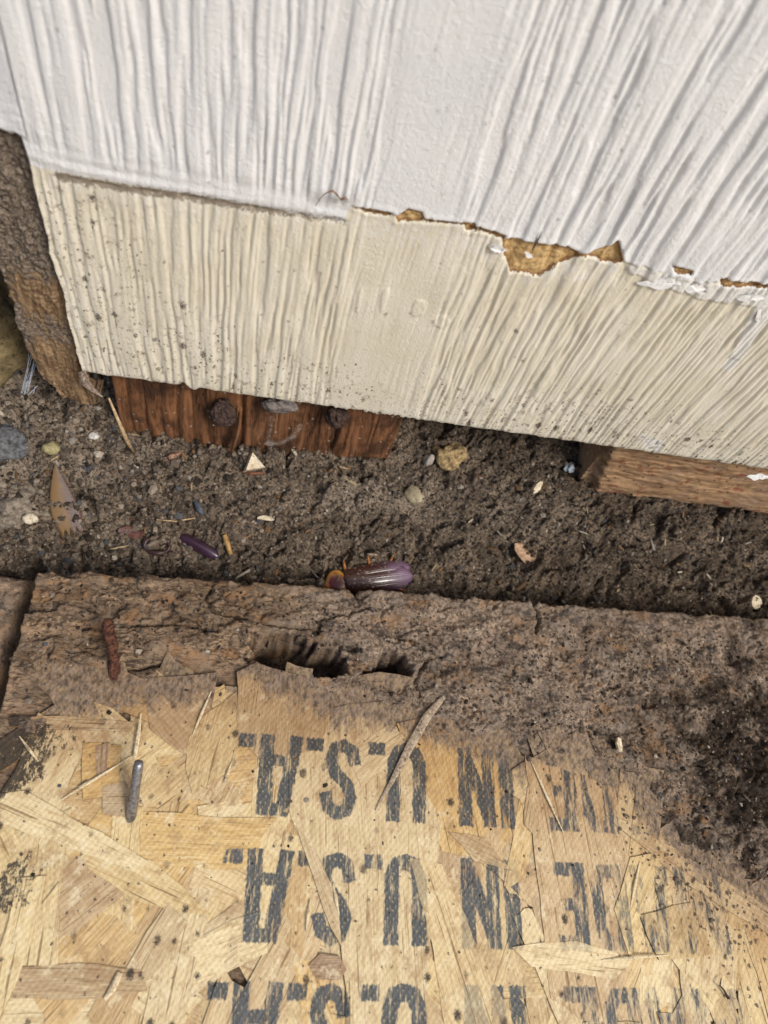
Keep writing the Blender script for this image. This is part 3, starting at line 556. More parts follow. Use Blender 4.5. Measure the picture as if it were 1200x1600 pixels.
# sheathing that backs the wall, so that the cavity behind the siding is closed
mb = MB()
def box(x0, x1, y0, y1, z0, z1): mb.add([(x0, y0, z0), (x1, y0, z0), (x1, y1, z0), (x0, y1, z0), (x0, y0, z1), (x1, y0, z1), (x1, y1, z1), (x0, y1, z1)], [(0, 3, 2, 1), (4, 5, 6, 7), (0, 1, 5, 4), (1, 2, 6, 5), (2, 3, 7, 6), (3, 0, 4, 7)])
box(-82, 1500, 45, 60, -60, 1500)
link('sheathing', mb.mesh('sheathing', False), chip('dark_sheathing', (.10, .07, .05), (.18, .13, .09), .9, .3), label='dark wall sheathing in the gap behind the siding', cat='sheathing')

# ------------------------------------------------------------------ reddish sill timber behind the siding, left of the gap
X0, X1 = aty(178, 640, 8)[0], aty(622, 690, 8)[0]
wx = np.arange(X0, X1, .4); wz = np.arange(-16, 62, .4); WX, WZ = np.meshgrid(wx, wz)
rel = (WX - X0) / (X1 - X0)
fl = sst(.36, .28, rel)                     # left third: vertical strips with rounded faces
ph = (WX - X0) / 5.6 + .12 * pn(WZ / 20, 0, 81) + .25 * pn((WX - X0) / 9, 0, 84); cell = ph - np.floor(ph)
WH = fl * (1.5 * np.sqrt(np.clip(1 - (2 * cell - 1) ** 2 * .97, 0, 1)) - 1.2 + .9 * pn(np.floor(ph) * 3.7, 0, 82)) + .35 * fbm(WX / 6, WZ / 30, 83, 3) * (1 - .4 * fl)
WH += 1.8 * sst(.40, .43, rel) * sst(.50, .46, rel) * sst(-20, 0, WZ) * 0
ck = aty(524, 680, 8)[0]; WH -= 2.6 * np.exp(-((WX - ck - .05 * (WZ - 12) - .5 * pn(WZ / 5, 0, 85)) / .42) ** 2) * sst(27, 20, WZ)
ck2 = aty(433, 670, 8)[0]; WH -= 1.2 * np.exp(-((WX - ck2) / .3) ** 2) * sst(10, 16, WZ)
ck3 = aty(378, 660, 8)[0]; WH -= 2.2 * np.exp(-((WX - ck3) / .9) ** 2)
WH -= 5 * sst(.985, 1.0, rel) + 3 * sst(.015, 0, rel)
sp = lambda px: [tuple(aty(u, v, 8)[[0, 2]]) for u, v in px]
scuff = 1.1 * np.exp(-(line_d(WX, WZ, sp([(420, 694), (440, 692), (458, 683), (470, 666)])) / 2.0) ** 2) + .9 * np.exp(-(line_d(WX, WZ, sp([(426, 640), (423, 665), (420, 695)])) / 1.5) ** 2)
wb = np.interp((wx - X0) / (X1 - X0), [0, .3, .45, .55, 1], [-2, -3, -5, -2, 5.5]) + .7 * pn(wx / 5, 0, 86)
WZ2 = np.maximum(WZ, wb[None, :]); push = np.where(WZ < wb[None, :], 3.0, 0)
P = np.stack([WX, 8 - WH + push * 0 + np.clip(wb[None, :] - WZ, 0, 12) * 1.2, WZ2 - np.clip(wb[None, :] - WZ, 0, 20) * .0], -1)
lf = P[:, :1].copy(); lf[..., 1] = 40; rt = P[:, -1:].copy(); rt[..., 1] = 40; P = np.concatenate([lf, P, rt], 1)
sf = np.concatenate([scuff[:, :1], scuff, scuff[:, -1:]], 1)
sill = link('sill_timber', grid_mesh('sill_timber', P, {'scuff': sf}), M['sill'], label='reddish brown sill timber with nails, exposed under the left half of the siding', cat='timber')
# loose sliver beside the big nail head
mb = MB(); mb.tube([tuple(aty(u, v, 5)) for u, v in ((376, 640), (372, 668), (366, 690), (362, 704))], [1.3, 2.0, 2.2, .9], 6, 0, .15, 5, .5)
link('sliver', mb.mesh('sliver', False), M['sill'], sill)
# lighter timber block on the right
X0 = aty(925, 740, 8)[0]
bx_ = np.arange(X0, 300, .5); bz = np.arange(-14, 62, .5); BX, BZ = np.meshgrid(bx_, bz)
BH = .5 * fbm(BX / 30, BZ / 5, 91, 4) + .25 * pn(BX / 3, BZ / 1.5, 92) - 4 * sst(4, 0, BX - X0 - 1.5 * pn(BZ / 6, 0, 93) + .25 * (BZ - 20))
bb = 2.0 + .9 * pn(bx_ / 14, 0, 94) + .4 * pn(bx_ / 3, 0, 95)
P = np.stack([BX, 8 - BH + np.clip(bb[None, :] - BZ, 0, 20) * 1.2, np.maximum(BZ, bb[None, :])], -1)
lf = P[:, :1].copy(); lf[..., 1] = 40; P = np.concatenate([lf, P], 1)
link('timber_block', grid_mesh('timber_block', P), M['block'], label='worn tan timber block under the right end of the siding', cat='timber')

# ------------------------------------------------------------------ nails
def nail_head(u, v, r, y, seed, sq, label, mat):
    q = aty(u, v, y)
    return link('nail', lump('nail', r, seed, .5, 4, sq), mat, None, tuple(q), (0, 0, 0), label, 'nail', None)
nail_head(350, 645, 4.0, 3.8, 5, (1, .9, 1.12), 'lumpy rust-crusted nail head beside the loose sliver, leftmost of three in the sill timber', M['rust_head'])
nail_head(436, 634, 4.2, 5.5, 9, (1.25, .5, .8), 'flat grey nail head above the white scuff on the sill timber', chip('grey_nail', (.12, .10, .09), (.26, .22, .20), .7))
nail_head(527, 652, 3.9, 4.2, 14, (1.05, .8, 1.0), 'round dark nail head above the crack in the sill timber', M['rust_head'])

# ------------------------------------------------------------------ the printed strand board
EDGE = np.array([atz(u, v)[:2] for u, v in ((60, 890), (330, 907), (550, 918), (860, 943), (1200, 967), (1330, 976))])
def back_edge(x): return np.interp(x, EDGE[:, 0], EDGE[:, 1]) 
BL = -73.0
board = bpy.data.objects.new('strand_board', None); sc.collection.objects.link(board); board.location = (.05, -.3, -.018)
board['label'] = 'pale printed strand board with rotted back edge and upside-down stencil lettering'; board['category'] = 'board'
INV = Matrix.Translation(-board.location)
def on_board(o, **kw):
    o.parent = board; o.matrix_parent_inverse = INV
    for k, v in kw.items(): o[k] = v
    return o
# core slab
mb = MB(); box(BL + .6, 560, -700, -168, -18, -1.0); box(239, 560, -168, -42, -18, -1.0)
on_board(link('core', mb.mesh('core', False), M['strand']), tone=.1, ink=0.0)
# strands
SM = [M['strand'], M['crack']]
def strand_outline(L, Wd, rn):
    o = []; k = 5
    s0, s1 = rn.uniform(-.5, .5), rn.uniform(-.5, .5)
    for i in range(k): o.append((-L / 2 + L * i / (k - 1) + (s0 if i == 0 else s1 if i == k - 1 else 0) * Wd * .6, -Wd / 2 * rn.uniform(.82, 1.0)))
    for j in (1, 2): o.append((L / 2 + rn.uniform(-.12, .12) * Wd + s1 * Wd * .6 * (1 - j * .66), -Wd / 2 + Wd * j / 3))
    for i in range(k): o.append((L / 2 - L * i / (k - 1) - (s1 if i == 0 else s0 if i == k - 1 else 0) * Wd * .6, Wd / 2 * rn.uniform(.82, 1.0)))
    for j in (1, 2): o.append((-L / 2 + rn.uniform(-.12, .12) * Wd - s0 * Wd * .6 * (1 - j * .66), Wd / 2 - Wd * j / 3))
    return o
SHAPES = []
for k in range(20):
    rn = random.Random(300 + k); L_ = rn.uniform(28, 62); SHAPES.append((plate('strand', strand_outline(L_, rn.uniform(7, 19), rn), 1.5, rn, 0, True), L_))
n_st = 0; rn = random.Random(4)
for gyi in range(13):
    for gxi in range(18):
        x = -78 + gxi * 16 + rn.uniform(-7, 7); y = -92 - gyi * 8.6 + rn.uniform(-4, 4)
        if x < BL + 12 or y > rot_border(x) + 4: continue
        ang = rn.gauss(96, 22) if rn.random() < .70 else rn.uniform(0, 180)
        if x < 12 and rn.random() < .6: ang = rn.choice([rn.gauss(30, 20), rn.gauss(150, 18), rn.gauss(60, 15)])
        sh, L_ = SHAPES[rn.randrange(20)]
        if y + L_ / 2 * abs(math.sin(R(ang))) > rot_border(x) + 7: y = rot_border(x) + 6 - L_ / 2 * abs(math.sin(R(ang))) - 4 * rn.random()
        o = link('strand', sh, SM, None, (x, y, -.55 + .70 * rn.random()), (rn.gauss(0, .006), rn.gauss(0, .006), R(ang)))
        on_board(o, tone=max(0, rn.gauss(.05, .24)), ink=1.0 if rn.random() < .9 else .25); n_st += 1
        if x < -36: o.material_slots[0].link = 'OBJECT'; o.material_slots[0].material = M['plain']
def key_strand(px, z, gdir, tone, ink=1.0, th=1.6):       # a strand read off the photo; gdir = two photo points along its grain
    Q = [atz(u, v, z)[:2] for u, v in px]; c = np.mean(Q, 0); a0, a1 = atz(*gdir[0]), atz(*gdir[1]); an = math.atan2(a1[1] - a0[1], a1[0] - a0[0])
    ca, sa = math.cos(-an), math.sin(-an); rn = random.Random(int(px[0][0] * 7 + px[0][1])); out = []
    for i in range(len(Q)):
        p, q = Q[i], Q[(i + 1) % len(Q)]; m_ = max(1, int(np.hypot(*(q - p)) / 5))
        for j in range(m_):
            w_ = p + (q - p) * j / m_ + (np.array([rn.uniform(-.45, .45), rn.uniform(-.45, .45)]) if j else 0); d = w_ - c; out.append((d[0] * ca - d[1] * sa, d[0] * sa + d[1] * ca))
    ar = sum(out[i][0] * out[(i + 1) % len(out)][1] - out[(i + 1) % len(out)][0] * out[i][1] for i in range(len(out)))
    if ar < 0: out = out[::-1]
    o = link('strand', plate('strand', out, th, rn, 0, True), SM, None, (c[0], c[1], z), (0, 0, an)); on_board(o, tone=tone, ink=ink); return o
KS = [([(408, 1170), (470, 1110), (600, 1095), (690, 1290), (660, 1620), (545, 1620), (533, 1478), (470, 1310)], .28, ((560, 1150), (575, 1550)), .22),
      ([(370, 1050), (400, 1035), (470, 1055), (525, 1090), (500, 1170), (405, 1185), (372, 1150)], .55, ((440, 1050), (425, 1180)), .55),
      ([(463, 1290), (488, 1318), (528, 1400), (534, 1480), (505, 1420)], .50, ((470, 1300), (530, 1470)), .45, 0.0),
      ([(262, 1410), (292, 1440), (262, 1500), (232, 1530), (196, 1515), (230, 1455)], .45, ((275, 1420), (210, 1530)), .35),
      ([(20, 1512), (120, 1505), (222, 1515), (230, 1548), (120, 1562), (20, 1560)], .42, ((20, 1535), (220, 1535)), .62),
      ([(0, 1480), (28, 1372), (72, 1368), (62, 1430), (24, 1540), (-10, 1620), (-30, 1600)], .48, ((50, 1380), (5, 1580)), .0),
      ([(52, 1430), (92, 1378), (90, 1510), (32, 1508)], .40, ((80, 1380), (60, 1510)), .10),
      ([(945, 1272), (985, 1285), (1100, 1355), (1215, 1425), (1215, 1470), (1060, 1372)], .45, ((950, 1275), (1200, 1440)), .25),
      ([(620, 1130), (700, 1120), (770, 1165), (800, 1300), (775, 1345), (690, 1330)], .10, ((690, 1150), (730, 1330)), .05),
      ([(640, 1340), (690, 1350), (810, 1620), (700, 1620), (670, 1450)], .34, ((660, 1350), (740, 1600)), .12, .5),
      ([(820, 1180), (960, 1230), (1000, 1420), (960, 1620), (860, 1560)], .22, ((860, 1200), (930, 1560)), .05),
      ([(985, 1340), (1040, 1330), (1010, 1400), (985, 1500), (960, 1420)], .50, ((1030, 1330), (980, 1480)), .0, .8),
      ([(1000, 1430), (1080, 1410), (1115, 1490), (1030, 1500)], .40, ((1020, 1420), (1040, 1500)), .20),
      ([(0, 1240), (40, 1235), (230, 1345), (215, 1365), (0, 1285)], .46, ((0, 1255), (220, 1355)), .0),
      ([(120, 1325), (240, 1345), (330, 1430), (220, 1410), (140, 1360)], .36, ((130, 1330), (300, 1410)), .05),
      ([(15, 1120), (110, 1118), (208, 1128), (206, 1142), (100, 1140), (15, 1135)], .30, ((20, 1128), (200, 1135)), .55),
      ([(130, 1160), (190, 1165), (188, 1240), (130, 1250)], .38, ((130, 1200), (190, 1190)), .0),
      ([(160, 1228), (195, 1222), (204, 1278), (160, 1272)], .48, ((165, 1240), (200, 1240)), .65, 0.0),
      ([(300, 1130), (370, 1080), (372, 1200), (300, 1240), (290, 1200)], .30, ((350, 1090), (310, 1230)), .12),
      ([(225, 1060), (340, 1050), (330, 1110), (290, 1180), (235, 1140)], .20, ((240, 1070), (310, 1150)), .30),
      ([(540, 1180), (610, 1130), (640, 1160), (565, 1230)], .45, ((540, 1200), (625, 1145)), .15)]
KS += [([(482, 1508), (500, 1490), (530, 1494), (542, 1515), (530, 1532), (495, 1530)], .42, ((482, 1512), (540, 1512)), 1.0, 0.0),
       ([(700, 1300), (760, 1310), (800, 1360), (740, 1345)], .40, ((705, 1305), (790, 1350)), .5, .3), ([(800, 1480), (900, 1470), (990, 1500), (960, 1530), (830, 1510)], .30, ((800, 1490), (980, 1510)), .0, .4),
       ([(30, 1128), (70, 1122), (68, 1150), (38, 1152)], .50, ((30, 1140), (70, 1135)), 1.0, 0.0), ([(150, 1165), (172, 1160), (166, 1212), (150, 1216)], .52, ((160, 1165), (155, 1215)), .9, 0.0)]
for k in KS: key_strand(*k); n_st += 1
# thin raised slivers that have sprung from the face
def sprung(px, zs, rads, mat, seed, flat=.4):
    mb = MB(); mb.tube([tuple(atz(u, v, z)) for (u, v), z in zip(px, zs)], rads, 6, 0, .12, seed, flat); on_board(link('sliver', mb.mesh('sliver', False), mat))
mgrey = chip('grey_sliver', (.20, .145, .10), (.52, .41, .29), .75, 1.2); mpale = chip('pale_sliver', (.55, .42, .24), (.80, .68, .46), .7, 1.2)
sprung([(694, 1088), (668, 1120), (640, 1168), (612, 1222), (586, 1266)], [.9, 1.3, 1.2, 1.0, .6], [.8, 1.5, 1.3, .7, .15], mgrey, 1, .2)
sprung([(188, 1520), (176, 1545), (163, 1562)], [1.0, 1.1, .9], [.8, .9, .5], mpale, 2)
sprung([(220, 1115), (216, 1150), (210, 1185)], [1.0, 2.0, 1.0], [.2, .7, .5], mpale, 3)
for k, (u0, v0, u1, v1) in enumerate([(95, 1250, 205, 1182), (120, 1232, 150, 1215), (30, 1150, 60, 1190), (350, 1225, 362, 1190), (1000, 1345, 985, 1420), (940, 1500, 1045, 1492), (485, 1405, 478, 1455), (520, 1380, 530, 1430), (300, 1150, 330, 1080), (830, 1190, 880, 1300)]):
    sprung([(u0, v0), ((u0 + u1) / 2, (v0 + v1) / 2), (u1, v1)], [.5, 1.1, .5], [.15, .45, .15], mpale, 10 + k)
# rotted, crumbling strip along the back edge with two bored holes
cx = np.arange(BL - .5, 240, .45); cv = np.arange(0, 125, .45)
CX, CV = np.meshgrid(cx, cv)
rim = back_edge(cx) + .9 * pn(cx / 11, 0, 101) + .6 * pn(cx / 3.2, 0, 102) + .3 * pn(cx / 1.1, 0, 103)
rim -= 2.0 * np.exp(-((cx - atz(556, 925)[0]) / 1.0) ** 2) + 1.6 * np.exp(-((cx - atz(835, 945)[0]) / 1.0) ** 2) + 1.5 * sst(BL + 9, BL, cx)
CY = rim[None, :] - CV
inn = CY - (rot_border(CX) + 6.0 * fbm(CX / 14, CY / 10, 104, 4, .6))
lay = sst(35, -5, CX)
wa_ = CX + 3.0 * fbm(CX / 8, CY / 8, 128, 3); wb_ = CY + 3.0 * fbm(CX / 8, CY / 8, 129, 3)
mod_ = sst(-.5, .6, fbm(CX / 26, CY / 18, 130, 2))
cr = 1.7 * fbm(CX / 13, CY / 9, 105, 3) + (.4 + 1.2 * mod_) * np.abs(pn(wa_ / 3.9, wb_ / 3.2, 106)) + (.3 + .7 * mod_) * np.abs(pn(wa_ / 1.7, wb_ / 1.6, 107)) + .30 * pn(CX / .95, CY / .95, 116) - 1.3 * sst(.35, .7, pn(wa_ / 6, wb_ / 4, 117)) - .6
wx_ = CX + 5 * fbm(CX / 13, CY / 9, 126, 3); wy_ = CY + 3.5 * fbm(CX / 11, CY / 8, 127, 3)
ly = 2.0 * sst(-.12, .2, pn(wx_ / 17, wy_ / 6.5, 108)) + 1.2 * np.abs(pn(wx_ / 8, wy_ / 2.6, 109)) + .8 * fbm(wx_ / 3.4, wy_ / 2.2, 110, 4, .6) - 1.3
CZ = -1.5 + 2.2 * sst(-6, 3, inn) + (cr * (1 - lay) + ly * lay) * sst(-5, 3, inn)
CZ -= 1.3 * np.exp(-CV / .8)
dark = np.zeros(CX.shape)
for (u, v, a_, b_, dp) in ((442, 1018, 12, 8.0, 24), (508, 1036, 9.0, 5.4, 22), (614, 1048, 7.4, 7.4, 26), (586, 1058, 6, 3.6, 15), (545, 1012, 4, 2, 3), (1010, 1100, 5, 2.5, 2)):
    q = atz(u, v); e = np.hypot((CX - q[0]) / a_, (CY - q[1]) / b_) + .22 * pn(CX / 2.4, CY / 2.4, 111) + .05 * pn(CX / 1.3, CY / 1.3, 112)
    CZ -= (dp + 2.5 * fbm(CX / 3, CY / 3, 131, 3)) * sst(1.0, .60, e)
for pts in ([(553, 920), (560, 935), (575, 950), (545, 960), (500, 970), (495, 990)], [(838, 945), (842, 965), (836, 990)], [(330, 915), (322, 935), (335, 955), (420, 975), (500, 985)], [(130, 985), (270, 975), (340, 990)], [(60, 1030), (170, 1050), (260, 1035)], [(580, 985), (640, 1000), (690, 1030)], [(655, 1085), (650, 1060), (665, 1035)]):
    lp = np.array([atz(u, v)[:2] for u, v in pts]); CZ -= 2.6 * np.exp(-(line_d(CX + .7 * pn(CX / 3, CY / 3, 113), CY + .7 * pn(CX / 3, CY / 3, 114), lp) / .55) ** 2)
q = atz(1150, 1200); dark = np.maximum(dark, .62 * sst(1.5, .2, np.hypot((CX - q[0] - 4) / 38, (CY - q[1]) / 44) + .75 * fbm(CX / 12, CY / 12, 118, 5, .7))); dark += .22 * sst(120, 170, CX)
CZ += 1.6 * np.exp(-((CX - q[0] - 6) / 30) ** 2 - ((CY - q[1] + 4) / 32) ** 2) * (.3 + np.abs(pn(wa_ / 3.4, wb_ / 3.4, 115)) * 2.2 + np.abs(pn(wa_ / 1.5, wb_ / 1.5, 132)))
P = np.stack([CX, CY, CZ], -1)
sk = P[:1].copy(); sk[..., 2] = -18; sk[..., 1] -= .8; P = np.concatenate([sk, P])
lf = P[:, :1].copy(); lf[..., 2] = np.minimum(lf[..., 2], -18); lf[..., 0] += .5; P = np.concatenate([lf, P], 1)
ex = lambda v: np.concatenate([np.concatenate([v[:1], v])[:, :1], np.concatenate([v[:1], v])], 1)
on_board(link('rotted_edge', grid_mesh('rotted_edge', P, dict(dark=ex(dark), layer=ex(lay)), flip=True), M['rot']), label='rotted grey-brown back edge with two dark bored holes')
def crust_h(x, y):
    i = np.clip(((np.asarray(x) - cx[0]) / .45).astype(int), 0, len(cx) - 1); j = np.clip(((rim[i] - np.asarray(y)) / .45).astype(int), 0, len(cv) - 1)
    return np.where(CZ[j, i] < -2.5, CZ[j, i], np.maximum(CZ[j, i], 0.0))
# crumbs lying on the board
n = 16000; xs = rs.uniform(BL + 2, 215, n); ys = rs.uniform(-150, -52, n)
dn = inn[np.clip(((rim[np.clip(((xs - cx[0]) / .45).astype(int), 0, len(cx) - 1)] - ys) / .45).astype(int), 0, len(cv) - 1), np.clip(((xs - cx[0]) / .45).astype(int), 0, len(cx) - 1)]
qd = np.exp(-((xs - q[0]) / 34) ** 2 - ((ys - q[1]) / 34) ** 2)
ok = rs.random(n) < np.where(dn > 0, .5, .02) + qd * .8
ok &= (ys < back_edge(xs) - 1.5) & (crust_h(xs, ys) > -1.0)
xs, ys, qd = xs[ok], ys[ok], qd[ok]; n = len(xs); rad = (.2 + rs.exponential(.17, n)).clip(.2, 1.2)
ci = rs.choice(8, n, p=[.22, .22, .2, .16, .08, .03, .04, .05])
link('board_crumbs', scatter('board_crumbs', xs, ys, crust_h(xs, ys) + rad * .15, rad, PAL[ci] * rs.uniform(.7, 1.3, (n, 1)), 6), M['grain'], label='crumbs of soil and rotten wood lying on the strand board', cat='crumbs', kind='stuff')

# nails standing in the board
mb = MB(); b0, t0 = atz(178, 1060, -2), atz(169, 968, 15)
bend = lambda t, k: tuple(b0 + (t0 - b0) * t + np.array([k, 0, 0]))
mb.tube([bend(t_, .6 * math.sin(t_ * 4.0) + .12 * math.sin(t_ * 23)) for t_ in np.linspace(0, 1, 26)], [1.65 + 1.0 * math.exp(-k / 2.0) + .22 * math.sin(k * 2.1) * math.sin(k * .7) - (.7 if k == 25 else .25 if k == 24 else 0) for k in range(26)], 14, 0, .2, 2)
link('nail', mb.mesh('nail'), mat_rust('rusty_shank', (.045, .018, .014), (.25, .10, .055)), label='bent nail thickly crusted with red rust standing in the board', cat='nail')
mb = MB(); b0, t0 = atz(203, 1287, -2), atz(217, 1190, 15)
mb.tube([tuple(b0 + (t0 - b0) * t) for t in (0, .3, .6, .9, .985, 1)], [1.55, 1.55, 1.5, 1.45, 1.3, .8], 14, 0, .02, 2)
link('nail', mb.mesh('nail'), M['steel'], label='bare grey steel nail standing in the pale board', cat='nail')

# ------------------------------------------------------------------ left: stone, web, rotten plank end
link('stone', lump('stone', 22, 4, .3, 4, (.9, .8, 1.1)), chip('mossy_stone', (.10, .075, .035), (.34, .26, .13), .95, .12), None, tuple(aty(-42, 500, 30)), (0, 0, .4), 'mossy brown stone left of the rotted trim board', 'stone')
link('stone', lump('stone', 10, 9, .35, 4, (1.2, .9, .7)), chip('grey_stone', (.05, .048, .046), (.17, .172, .178), .9, .6), None, tuple(hit(-14, 690, lift=-1)), (0, 0, .2), 'small rough grey stone at the far left edge of the trench', 'stone')
link('stone', lump('stone', 9, 13, .35, 4, (1.3, 1.0, .5)), chip('tan_stone', (.12, .095, .07), (.34, .28, .21), .95, .5), None, tuple(hit(38, 780, lift=-2.5)), (0, 0, .9), 'flat tan stone in the soil at the far left', 'stone')
rp = np.arange(0, 60, .6); RX, RY = np.meshgrid(np.arange(-150, -76, .6), np.arange(-125, -48, .6))
RZ = -8 + 1.6 * fbm(RX / 10, RY / 14, 121, 4, .6) + .6 * pn(RX / 2, RY / 3, 122) - 10 * sst(-53, -48, RY + 1.5 * pn(RX / 4, 0, 123)) - 8 * sst(-81, -77, RX + pn(RY / 5, 0, 124))
link('rotten_plank', grid_mesh('rotten_plank', np.stack([RX, RY, RZ], -1), dict(dark=.35 + .2 * pn(RX / 9, RY / 9, 125), layer=np.full(RX.shape, .5))), M['rot'], label='dark rotten plank left of the strand board', cat='plank')
mb = MB(); rn = random.Random(3)
for k in range(16):
    u0, v0 = 50 + rn.uniform(-8, 10), 570 + rn.uniform(-20, 40); u1, v1 = rn.uniform(-15, 40), 690 + rn.uniform(-40, 40)
    a0, a1 = aty(u0, v0, 12 + rn.uniform(0, 8)), aty(u1, v1, 10 + rn.uniform(-4, 6)); md = (a0 + a1) / 2 + np.array([0, 0, -rn.uniform(0, 3)])
    mb.tube([tuple(a0), tuple(md), tuple(a1)], .10, 4, 0)
link('spider_web', mb.mesh('spider_web'), chip('web_silk', (.62, .66, .74), (.75, .78, .84), .6), label='pale strands of spider web hanging below the rotted trim board', cat='web')

# ------------------------------------------------------------------ debris in the trench
def flake(name, u, v, L, Wd, th, rot, mat, label, cat, seed, lift=.4, pts=9, bend=0.0, group=None):
    rn = random.Random(seed); out = []
    for i in range(pts):
        w_ = 2 * math.pi * i / pts; r = rn.uniform(.75, 1.12); out.append((math.cos(w_) * L / 2 * r, math.sin(w_) * Wd / 2 * r))
    return link(name, plate(name, out, th, rn, bend), mat, None, tuple(hit(u, v, lift=lift + th * .6)), rot, label, cat, group)
mchip = chip('pale_wood_chip', (.50, .40, .26), (.78, .68, .50), .8, .6, (.3, 1, 1)); mtan = chip('tan_wood_chip', (.30, .17, .09), (.62, .42, .27), .8, .6, (.3, 1, 1))
q = hit(396, 727, lift=1.5); mb = MB(); mb.add([(-4.2, -3, -1), (4.6, -2.2, -1), (-.4, 4.6, -1), (-3.6, -2.6, 1.4), (4.0, -1.8, 1.2), (-.3, 4.0, 1.8), (0, -.2, .6)], [(0, 2, 1), (0, 1, 4, 3), (1, 2, 5, 4), (2, 0, 3, 5), (3, 4, 6), (4, 5, 6), (5, 3, 6)])
link('wood_chip', mb.mesh('wood_chip', False), mchip, None, tuple(q), (.5, .1, .3), 'pale triangular wood chip below the sill timber', 'wood chip')
flake('wood_chip', 820, 866, 13, 8, 1.0, (.35, .1, -.35), mtan, 'orange-tan flat wood chip on the soil right of the cockroach', 'wood chip', 3, .8)
flake('wood_chip', 1178, 942, 9, 6, 1.4, (.4, .2, .5), mchip, 'pale wood chip on the soil at the right edge of the photo', 'wood chip', 4, 1.0)
flake('wood_chip', 420, 812, 9, 2.2, .8, (.2, 0, .1), mchip, 'slender pale wood chip on the soil in mid trench', 'wood chip', 5, .8)
flake('wood_chip', 838, 765, 8, 3, 1.0, (.5, 0, .9), mchip, 'pale wood chip on the light soil clump below the siding', 'wood chip', 6, 1.0)
link('pebble', lump('pebble', 4.2, 22, .12, 3, (1.05, 1, .7)), chip('yellow_pebble', (.28, .23, .14), (.46, .39, .26), .8, .4), None, tuple(hit(646, 775, lift=1.2)), (0, 0, .5), 'round yellowish pebble in the middle of the trench', 'pebble')
link('pebble', lump('pebble', 2.6, 25, .25, 3, (.7, .8, 1.4)), chip('white_pebble', (.36, .31, .25), (.62, .56, .48), .8, .5), None, tuple(hit(668, 722, lift=1.5)), (.3, .2, .5), 'small upright whitish pebble beside the tan clod', 'pebble')
link('pebble', lump('pebble', 2.4, 27, .4, 3, (1.4, .8, .7)), chip('blue_pebble', (.22, .25, .28), (.52, .56, .60), .7, .5), None, tuple(hit(888, 735, lift=2)), (.3, .2, .5), 'small bluish white pebble left of the tan timber block', 'pebble')
link('pebble', lump('pebble', 2.6, 29, .25, 3, (1.3, 1, .8)), chip('olive_pebble', (.24, .20, .09), (.42, .36, .19), .7, .5), None, tuple(hit(80, 702, lift=1)), (0, .2, .5), 'small olive yellow pebble below the rotted trim board', 'pebble')
link('pebble', lump('pebble', 1.5, 31, .25, 3, (1.4, 1, .8)), chip('chalk_pebble', (.45, .42, .38), (.70, .67, .62), .7, .5), None, tuple(hit(147, 683, lift=1)), (0, .2, .3), 'tiny chalk white pebble between trim board and straw', 'pebble')
link('pebble', lump('pebble', 2.2, 35, .25, 3, (1.2, 1, .7)), chip('cream_pebble', (.55, .46, .32), (.72, .63, .47), .7, .5), None, tuple(hit(48, 812, lift=1)), (0, .2, .3), 'cream pebble left of the shed insect wing', 'pebble')
link('soil_clod', lump('soil_clod', 5.2, 41, .45, 4, (1.2, 1, .8)), chip('tan_clod', (.16, .10, .045), (.52, .38, .19), .95, .7), None, tuple(hit(702, 716, lift=1.5)), (0, 0, .3), 'tan crumbly clod on the soil below the siding', 'clod')
mstraw = chip('straw', (.36, .24, .12), (.62, .46, .27), .6, 1.0)
def straw(pts, rads, label, seed, mat=mstraw, name='straw', cat='straw'):
    mb = MB(); mb.tube([tuple(p) for p in pts], rads, 6, 0, .1, seed); return link(name, mb.mesh(name), mat, label=label, cat=cat)
straw([aty(170, 622, 2), aty(184, 655, 0), aty(198, 688, -3), hit(212, 712, lift=.6)], [.35, .7, .75, .45], 'thin tan straw leaning on the soil at the left end of the sill timber', 1)
straw([hit(351, 838, lift=1.5), hit(355, 852, lift=1.5), hit(360, 868, lift=1.0)], [1.0, 1.1, .8], 'short orange stick standing by the dark insect shell', 2, chip('orange_stick', (.30, .16, .05), (.54, .33, .13), .6), 'stick', 'stick')
straw([hit(245, 815, lift=1.6), hit(275, 818, lift=1.8), hit(305, 812, lift=1.4)], [.25, .35, .25], 'thin pale fibre lying across the soil at left', 3)
straw([hit(305, 785, lift=1.0), hit(312, 798, lift=1.4), hit(318, 806, lift=1.0)], [.9, 1.4, .8], 'small slate blue splinter on the soil left of centre', 4, chip('slate', (.05, .06, .075), (.12, .14, .165), .7), 'splinter', 'splinter')
straw([hit(255, 722, lift=.8), hit(270, 716, lift=1.4), hit(282, 710, lift=1.0)], [.5, 1.2, .4], 'reddish wood splinter on the soil under the sill timber', 5, chip('red_splinter', (.22, .10, .06), (.50, .30, .20), .7), 'splinter', 'splinter')
straw([hit(375, 738, lift=.8), hit(395, 742, lift=1.0), hit(415, 740, lift=.8)], [.4, .9, .4], 'dark red sliver lying under the pale triangular chip', 6, chip('dark_sliver', (.10, .04, .02), (.25, .11, .06), .7), 'splinter', 'splinter')
mh = chip('black_fibre', (.015, .012, .01), (.05, .04, .03), .5)
straw([atz(1127, 1528, 1.2), atz(1125, 1540, 1.8), atz(1132, 1548, 1.4), atz(1138, 1560, 1.0)], [.15, .28, .3, .55], 'curved black fibre on the printed board at lower right', 7, mh, 'fibre', 'fibre')

q = atz(968, 1163, 2.0); rn = random.Random(6)
link('wood_chip', plate('wood_chip', [(-2.4, -1.2), (0, -1.8), (2.6, -.6), (2.2, 1.0), (-.4, 1.7), (-2.6, .8)], .7, rn, .3), mchip, None, tuple(q), (.5, .3, 1.3), 'small pale wood chip stuck in the rotted board right of the lettering', 'wood chip')

